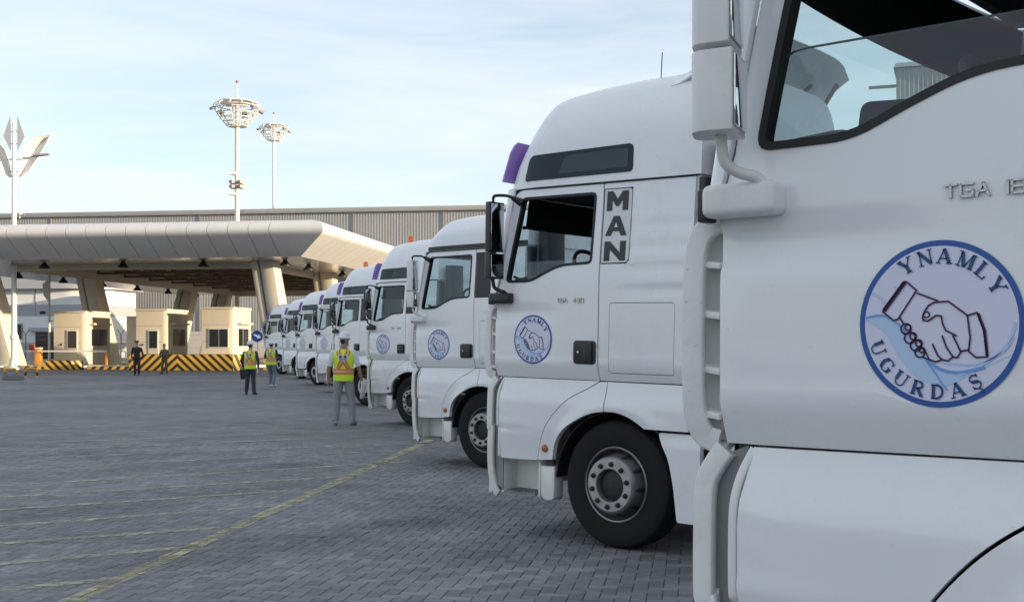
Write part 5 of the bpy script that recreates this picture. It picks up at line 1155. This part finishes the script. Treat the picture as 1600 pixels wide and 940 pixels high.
def camo_material():
    m = bpy.data.materials.new('camouflage_cloth'); m.use_nodes = True; nt = m.node_tree; N = nt.nodes; L = nt.links; b = N['Principled BSDF']; tc = N.new('ShaderNodeTexCoord'); n = N.new('ShaderNodeTexNoise'); n.inputs['Scale'].default_value = 9; n.inputs['Detail'].default_value = 3
    cr = N.new('ShaderNodeValToRGB'); cr.color_ramp.interpolation = 'CONSTANT'; e = cr.color_ramp.elements; e[0].color = (.05, .06, .035, 1); e[1].position = .62; e[1].color = (.22, .19, .11, 1)
    for p, c in ((.42, (.12, .12, .06, 1)), (.52, (.07, .05, .03, 1))): q = e.new(p); q.color = c
    L.new(tc.outputs['Object'], n.inputs['Vector']); L.new(n.outputs[0], cr.inputs[0]); L.new(cr.outputs[0], b.inputs['Base Color']); b.inputs['Roughness'].default_value = .85; return m
CAMO = camo_material()
def person(label, loc, rz, pose, mats, height=1.75, head_turn=0., vest=False, helmet=False, cap=None, seated=False, extra=None):
    """one continuous body remeshed from tapered limbs; mats: trousers, top, forearm, shoes, skin"""
    J = dict(hipL=(-.09, 0, .90), hipR=(.09, 0, .90), kneeL=(-.10, .02, .49), kneeR=(.10, .02, .49), ankL=(-.11, -.02, .085), ankR=(.11, -.02, .085), shL=(-.185, 0, 1.40), shR=(.185, 0, 1.40), elL=(-.25, -.03, 1.13), elR=(.25, -.03, 1.13), wrL=(-.26, .05, .88), wrR=(.26, .05, .88), footL=-.06, footR=.06)
    J.update(pose); J = {k: (Vector(v) if hasattr(v, '__len__') else v) for k, v in J.items()}
    bm = bmesh.new(); segs = []
    def add(kind, a, b, ra, rb): bone(bm, a, b, ra, rb); segs.append((kind, a, b))
    loft(bm, [(0, 0, z, rx, ry) for z, rx, ry in TORSO]); segs.append(('top', Vector((0, 0, 1.0)), Vector((0, 0, 1.42)))); segs.append(('trousers', Vector((-.08, 0, .84)), Vector((.08, 0, .84)))); segs.append(('skin', Vector((0, .01, 1.53)), Vector((0, .02, 1.72))))
    for s in 'LR':
        add('trousers', J['hip' + s], J['knee' + s], .104, .076); add('trousers', J['knee' + s], J['ank' + s] + Vector((0, 0, .03)), .076, .064)
        f = J['foot' + s]; a = J['ank' + s]; toe = a + Vector((math.sin(f) * .15, math.cos(f) * .15, -.045)); heel = a + Vector((-math.sin(f) * .05, -math.cos(f) * .05, -.04))
        add('shoes', heel, toe, .042, .038); add('shoes', a, a + (toe - a) * .5, .045, .042)
        mid = J['sh' + s].lerp(J['el' + s], .72 if mats['fore'] in (SKIN, SKIN2) else 1.); add('top', J['sh' + s], mid, .066, .056); add('fore', mid, J['el' + s], .048, .045); add('fore', J['el' + s], J['wr' + s], .045, .031)
        w = J['wr' + s]; d = (w - J['el' + s]).normalized(); side = Vector((-1 if s == 'L' else 1, 0, 0)); fw = Vector((0, 1, 0)); fw = (fw - d * fw.dot(d)).normalized()
        add('skin', w + d * .02, w + d * .075, .030, .034)
        curl = d * .9 - side * .35
        for k in range(4):
            b0 = w + d * .09 + fw * (.030 - .020 * k); l = (.040, .046, .043, .034)[k]; m1 = b0 + (d * .97 - side * .2).normalized() * l; add('skin', b0, m1, .0095, .009); add('skin', m1, m1 + curl.normalized() * l * .8, .009, .0075)
        t0 = w + d * .045 + fw * .032; t1 = t0 + (d * .5 + fw * .8).normalized() * .04; add('skin', t0, t1, .012, .0105); add('skin', t1, t1 + (d * .85 + fw * .4).normalized() * .032, .0105, .009)
    Q = Matrix.Translation((0, 0, 1.5)) @ Matrix.Rotation(head_turn, 4, 'Z') @ Matrix.Translation((0, 0, -1.5)); k0 = len(bm.verts); bm.verts.ensure_lookup_table()
    ell(bm, (0, .018, 1.655), (.074, .093, .105)); ell(bm, (0, .045, 1.595), (.055, .062, .062)); ell(bm, (0, .112, 1.64), (.013, .018, .022)); ell(bm, (0, .09, 1.665), (.045, .02, .012)); ell(bm, (0, .098, 1.605), (.026, .012, .010))
    for s in (-1, 1): ell(bm, (s * .077, .005, 1.645), (.010, .022, .032))
    bm.verts.ensure_lookup_table(); bmesh.ops.transform(bm, matrix=Q, verts=bm.verts[k0:])
    me = bpy.data.meshes.new('body'); bm.to_mesh(me); bm.free(); tmp = bpy.data.objects.new('tmp', me); COL.objects.link(tmp)
    md = tmp.modifiers.new('r', 'REMESH'); md.mode = 'VOXEL'; md.voxel_size = .011; ms = tmp.modifiers.new('s', 'SMOOTH'); ms.factor = .5; ms.iterations = 3
    dg = bpy.context.evaluated_depsgraph_get(); body = bpy.data.meshes.new_from_object(tmp.evaluated_get(dg)); bpy.data.objects.remove(tmp)
    order = ['trousers', 'top', 'fore', 'shoes', 'skin', 'hair']; body.materials.clear()
    for k in order: body.materials.append(mats.get(k, HAIR) if k == 'hair' else mats[k])
    Qi = Q.inverted()
    def near(p):
        best = 9; bk = 'top'
        for kind, a, b in segs:
            ab = b - a; t = max(0, min(1, (p - a).dot(ab) / max(ab.length_squared, 1e-6))); dd = (p - a - ab * t).length - {'top': .06, 'trousers': .05, 'fore': .02, 'shoes': .02, 'skin': .015}[kind]
            if dd < best: best = dd; bk = kind
        return bk
    idx = []
    for f in body.polygons:
        c = f.center
        if c.z > 1.50:
            h = Qi @ c; k = 'hair' if (h.z > 1.70 - .25 * max(0, .03 - h.y) - .9 * max(0, -h.y) and h.y < .085) or (h.y < -.02 and h.z > 1.58) else 'skin'
        elif abs(c.x) < .17 and .98 < c.z <= 1.47 and not seated: k = 'top'
        elif abs(c.x) < .17 and c.z > 1.47: k = 'skin'
        else: k = near(c)
        idx.append(order.index(k))
    body.polygons.foreach_set('material_index', idx); smooth(body, 80)
    root = empty('person', loc, rz, label, 'person'); s = height / 1.76; root.scale = (s, s, s)
    obj('body', body, root)
    for sx in (-1, 1):
        e = MB().ball((sx * .030, .106, 1.668), (.011, .008, .007), 8).build('eye', M('eye_dark', (.02, .015, .012), .2), root); e.matrix_local = Q
    if vest:
        def rad(z):
            for (z0, a0, b0), (z1, a1, b1) in zip(TORSO, TORSO[1:]):
                if z0 <= z <= z1: t = (z - z0) / (z1 - z0); return a0 + (a1 - a0) * t, b0 + (b1 - b0) * t
            return TORSO[0][1:]
        def vp(phi, z, off=0.):
            a, b = rad(z); a = max(a, .165 if z < 1.3 else 0); sl = 1 if z < 1.42 else 1; return ((a + .024 + off) * math.cos(phi), (b + .03 + off + .008 * math.sin(9 * z + 2 * phi)) * math.sin(phi), z)
        m = MB(); zs = [.86, .9, .95, 1.0, 1.06, 1.12, 1.18, 1.24, 1.30, 1.36, 1.40, 1.43, 1.455, 1.475]; ph = [2 * math.pi * k / 40 for k in range(41)]
        m.grid(lambda z, p: vp(p, z), zs, ph); m.build('vest', HIVIS, root, weld=True, ang=80, solid=.006)
        def strip(name, pts, w, mat, off, par=root):
            mb = MB(); P = [Vector(p) for p in pts]; fine = []
            for a, b in zip(P, P[1:]):
                for k in range(8): fine.append(a + (b - a) * k / 8)
            fine.append(P[-1]); vs = []
            for i, q in enumerate(fine):
                t = (fine[min(i + 1, len(fine) - 1)] - fine[max(i - 1, 0)]).normalized(); nn = Vector((-t.y, t.x)) * w / 2
                for qq in (q + nn, q - nn): vs.append(vp(qq.x / .19 - math.pi / 2, qq.y, off))
            mb.add(vs, [(2 * i, 2 * i + 1, 2 * i + 3, 2 * i + 2) for i in range(len(fine) - 1)]); return mb.build(name, mat, par, solid=.002, ang=80)
        ring = [(.19 * a, 1.045) for a in [-math.pi + 2 * math.pi * k / 24 for k in range(25)]]
        for pts in (ring, [(-.125, 1.08), (.0, 1.27), (.12, 1.46)], [(.125, 1.08), (.0, 1.27), (-.12, 1.46)]):
            strip('orange_stripe', pts, .105 if pts is ring else .082, HIOR, .008); strip('reflective_tape', pts, .036 if pts is ring else .026, REFL, .012)
        q = strip('back_label', [(-.085, 1.315), (.085, 1.315)], .105, M('label_white', (.66, .68, .74), .6), .016)
        for x in (-.04, .035): strip('label_print', [(x - .022, 1.33), (x + .022, 1.33)], .045, M('label_navy', (.02, .03, .09), .6), .019)
        strip('label_print', [(-.06, 1.285), (.06, 1.285)], .014, M('label_navy', (.02, .03, .09), .6), .019)
    if helmet:
        m = MB(); m.lathe([(.118, 1.69), (.124, 1.694), (.110, 1.70), (.106, 1.725), (.098, 1.765), (.078, 1.80), (.045, 1.823), (0, 1.83)], 28, 'z', (0, .012, 0)); m.prism([(.10 * math.cos(a), .06 + .105 * math.sin(a)) for a in [math.pi * k / 10 for k in range(11)]], 'z', 1.688, 1.698); m.tube([(0, -.095, 1.73), (0, -.06, 1.80), (0, .012, 1.834), (0, .08, 1.80), (0, .11, 1.73)], .012, 6)
        h = m.build('helmet', HELM, root, ang=50); h.matrix_local = Q @ Matrix.Translation((0, .018, 1.7)) @ Matrix.Rotation(R(-6), 4, 'X') @ Matrix.Translation((0, -.018, -1.7 - .005))
        s_ = MB().lathe([(.088, 1.672), (.092, 1.672), (.104, 1.70), (.10, 1.70)], 24, 'z', (0, .012, 0), caps=False).build('head_band', HELM, root); s_.matrix_local = h.matrix_local.copy()
    if cap == 'peaked':
        m = MB(); m.lathe([(.085, 1.70), (.088, 1.735), (.125, 1.765), (.128, 1.775), (.09, 1.79), (0, 1.795)], 26, 'z', (0, .02, 0)); m.prism([(.075 * math.cos(a), .075 + .065 * math.sin(a)) for a in [math.pi * k / 8 for k in range(9)]], 'z', 1.695, 1.704); m.build('cap', BLKU, root, ang=40).matrix_local = Q
        MB().box(-.018, .018, .118, .126, 1.735, 1.765).build('cap_badge', M('gold_badge', (.6, .4, .1), .3, metal=.8), root)
    if cap == 'field':
        m = MB(); m.lathe([(.086, 1.70), (.088, 1.75), (.08, 1.785), (0, 1.79)], 22, 'z', (0, .018, 0)); m.prism([(.07 * math.cos(a), .075 + .07 * math.sin(a)) for a in [math.pi * k / 8 for k in range(9)]], 'z', 1.70, 1.71); m.build('cap', CAMO, root, ang=40).matrix_local = Q
    if extra: extra(root)
    return root
P = on_ground(537, 664)
def tshirt(root): pass
near_h = 147 * P.y / FPX
person('worker in hi-vis vest, white helmet and grey jeans, nearest, seen from behind', P, R(3), dict(ankL=(-.155, -.02, .085), kneeL=(-.135, .02, .49), ankR=(.17, -.02, .085), kneeR=(.145, .02, .49), footL=-.25, footR=.35, elL=(-.275, -.02, 1.14), wrL=(-.30, .02, .90), elR=(.285, -.03, 1.14), wrR=(.335, .04, .905), shL=(-.2, 0, 1.40), shR=(.2, 0, 1.40)), dict(trousers=JEANG, top=SHIRTW, fore=SKIN, shoes=GSHOE, skin=SKIN), near_h / 1.0 * 1.76 / 1.83, R(-48), vest=True, helmet=True)
s_ = near_h / 1.83
pp = MB().box(-.012, .012, -.09, .13, -.36, .0).build('paper_folder', M('white_paper', (.72, .72, .70), .7), None, P + Vector((.375 * s_, .055 * s_, .86 * s_)), bevel=.003); pp.rotation_euler = (R(4), R(6), R(-12)); tag(pp, 'white folded paper held in the right hand of the nearest worker', 'paper')
P2 = on_ground(391, 616); h2 = 85 * P2.y / FPX
person('worker in hi-vis vest with dark sleeves and dark trousers, left of the blue sign post', P2, R(-2), dict(ankL=(-.13, .0, .085), ankR=(.14, -.05, .085), footL=-.35, footR=.3, elL=(-.29, -.04, 1.14), wrL=(-.27, .12, .92), elR=(.27, -.03, 1.13), wrR=(.25, .12, .93)), dict(trousers=DARKTR, top=NAVY, fore=NAVY, shoes=BSHOE, skin=SKIN2), h2 * 1.76 / 1.83, R(10), vest=True, helmet=True)
sc2 = h2 / 1.83; fo = MB().prism(rounded([(-.07, -.33), (.09, -.30), (.12, -.02), (-.11, .02)], .04, 3), 'y', -.03, .03).build('dark_bag', M('dark_bag_cloth', (.02, .02, .025), .7, bump=.3, bs=30), None, P2 + Vector((-.27 * sc2, .13 * sc2, .84 * sc2)), bevel=.01); tag(fo, 'dark bag in the left hand of the dark clothed worker', 'bag')
P3 = on_ground(424, 604); h3 = 73 * P3.y / FPX
person('worker in hi-vis vest and white shoes walking towards the farthest truck', P3, R(-12), dict(ankL=(-.08, .14, .085), kneeL=(-.09, .14, .50), ankR=(.12, -.12, .10), kneeR=(.11, .06, .50), footL=-.1, footR=.3, elL=(-.27, -.02, 1.15), wrL=(-.12, .22, 1.10), elR=(.27, -.02, 1.15), wrR=(.14, .24, 1.12)), dict(trousers=JEANB, top=NAVY, fore=SKIN, shoes=WSHOE, skin=SKIN), h3 * 1.76 / 1.83, R(15), vest=True, helmet=True)
P4 = on_ground(214, 586)
person('officer in black uniform and peaked cap standing before the chevron barrier', P4, R(188), dict(ankL=(-.10, 0, .085), ankR=(.10, 0, .085), elL=(-.27, -.05, 1.14), wrL=(-.30, .02, .90), elR=(.26, -.05, 1.14), wrR=(.27, .02, .90)), dict(trousers=BLKU, top=BLKU, fore=BLKU, shoes=BSHOE, skin=SKIN2), 54 * P4.y / FPX * 1.76 / 1.79, R(-15), cap='peaked')
P5 = on_ground(257, 584)
person('soldier in camouflage with hands clasped in front of the chevron barrier', P5, R(165), dict(ankL=(-.15, 0, .085), ankR=(.16, 0, .085), kneeL=(-.13, .02, .49), kneeR=(.14, .02, .49), footL=-.5, footR=.5, elL=(-.29, .02, 1.15), wrL=(-.05, .20, 1.10), elR=(.29, .02, 1.15), wrR=(.08, .20, 1.12)), dict(trousers=CAMO, top=CAMO, fore=CAMO, shoes=BSHOE, skin=SKIN2), 47 * P5.y / FPX * 1.76 / 1.79, R(-20), cap='field')
def driver(t, label, shirt):
    seat = dict(hipL=(-.10, .02, .92), hipR=(.10, .02, .92), kneeL=(-.14, .42, .94), kneeR=(.14, .42, .94), ankL=(-.14, .46, .56), ankR=(.14, .50, .56), elL=(-.27, .12, 1.16), wrL=(-.20, .36, 1.20), elR=(.27, .12, 1.16), wrR=(.18, .36, 1.20))
    M4 = t.matrix_basis; loc = M4 @ Vector((.20, .58, .93)); person(label, loc, t.rotation_euler.z - math.pi / 2, seat, dict(trousers=DARKTR, top=shirt, fore=SKIN, shoes=BSHOE, skin=SKIN), 1.72, R(15), vest=True, seated=True)
driver(TRUCKS[4], 'driver in hi-vis vest sitting in the truck behind the nearest worker', NAVY)
driver(TRUCKS[8], 'driver in hi-vis vest sitting in the farthest truck', NAVY)
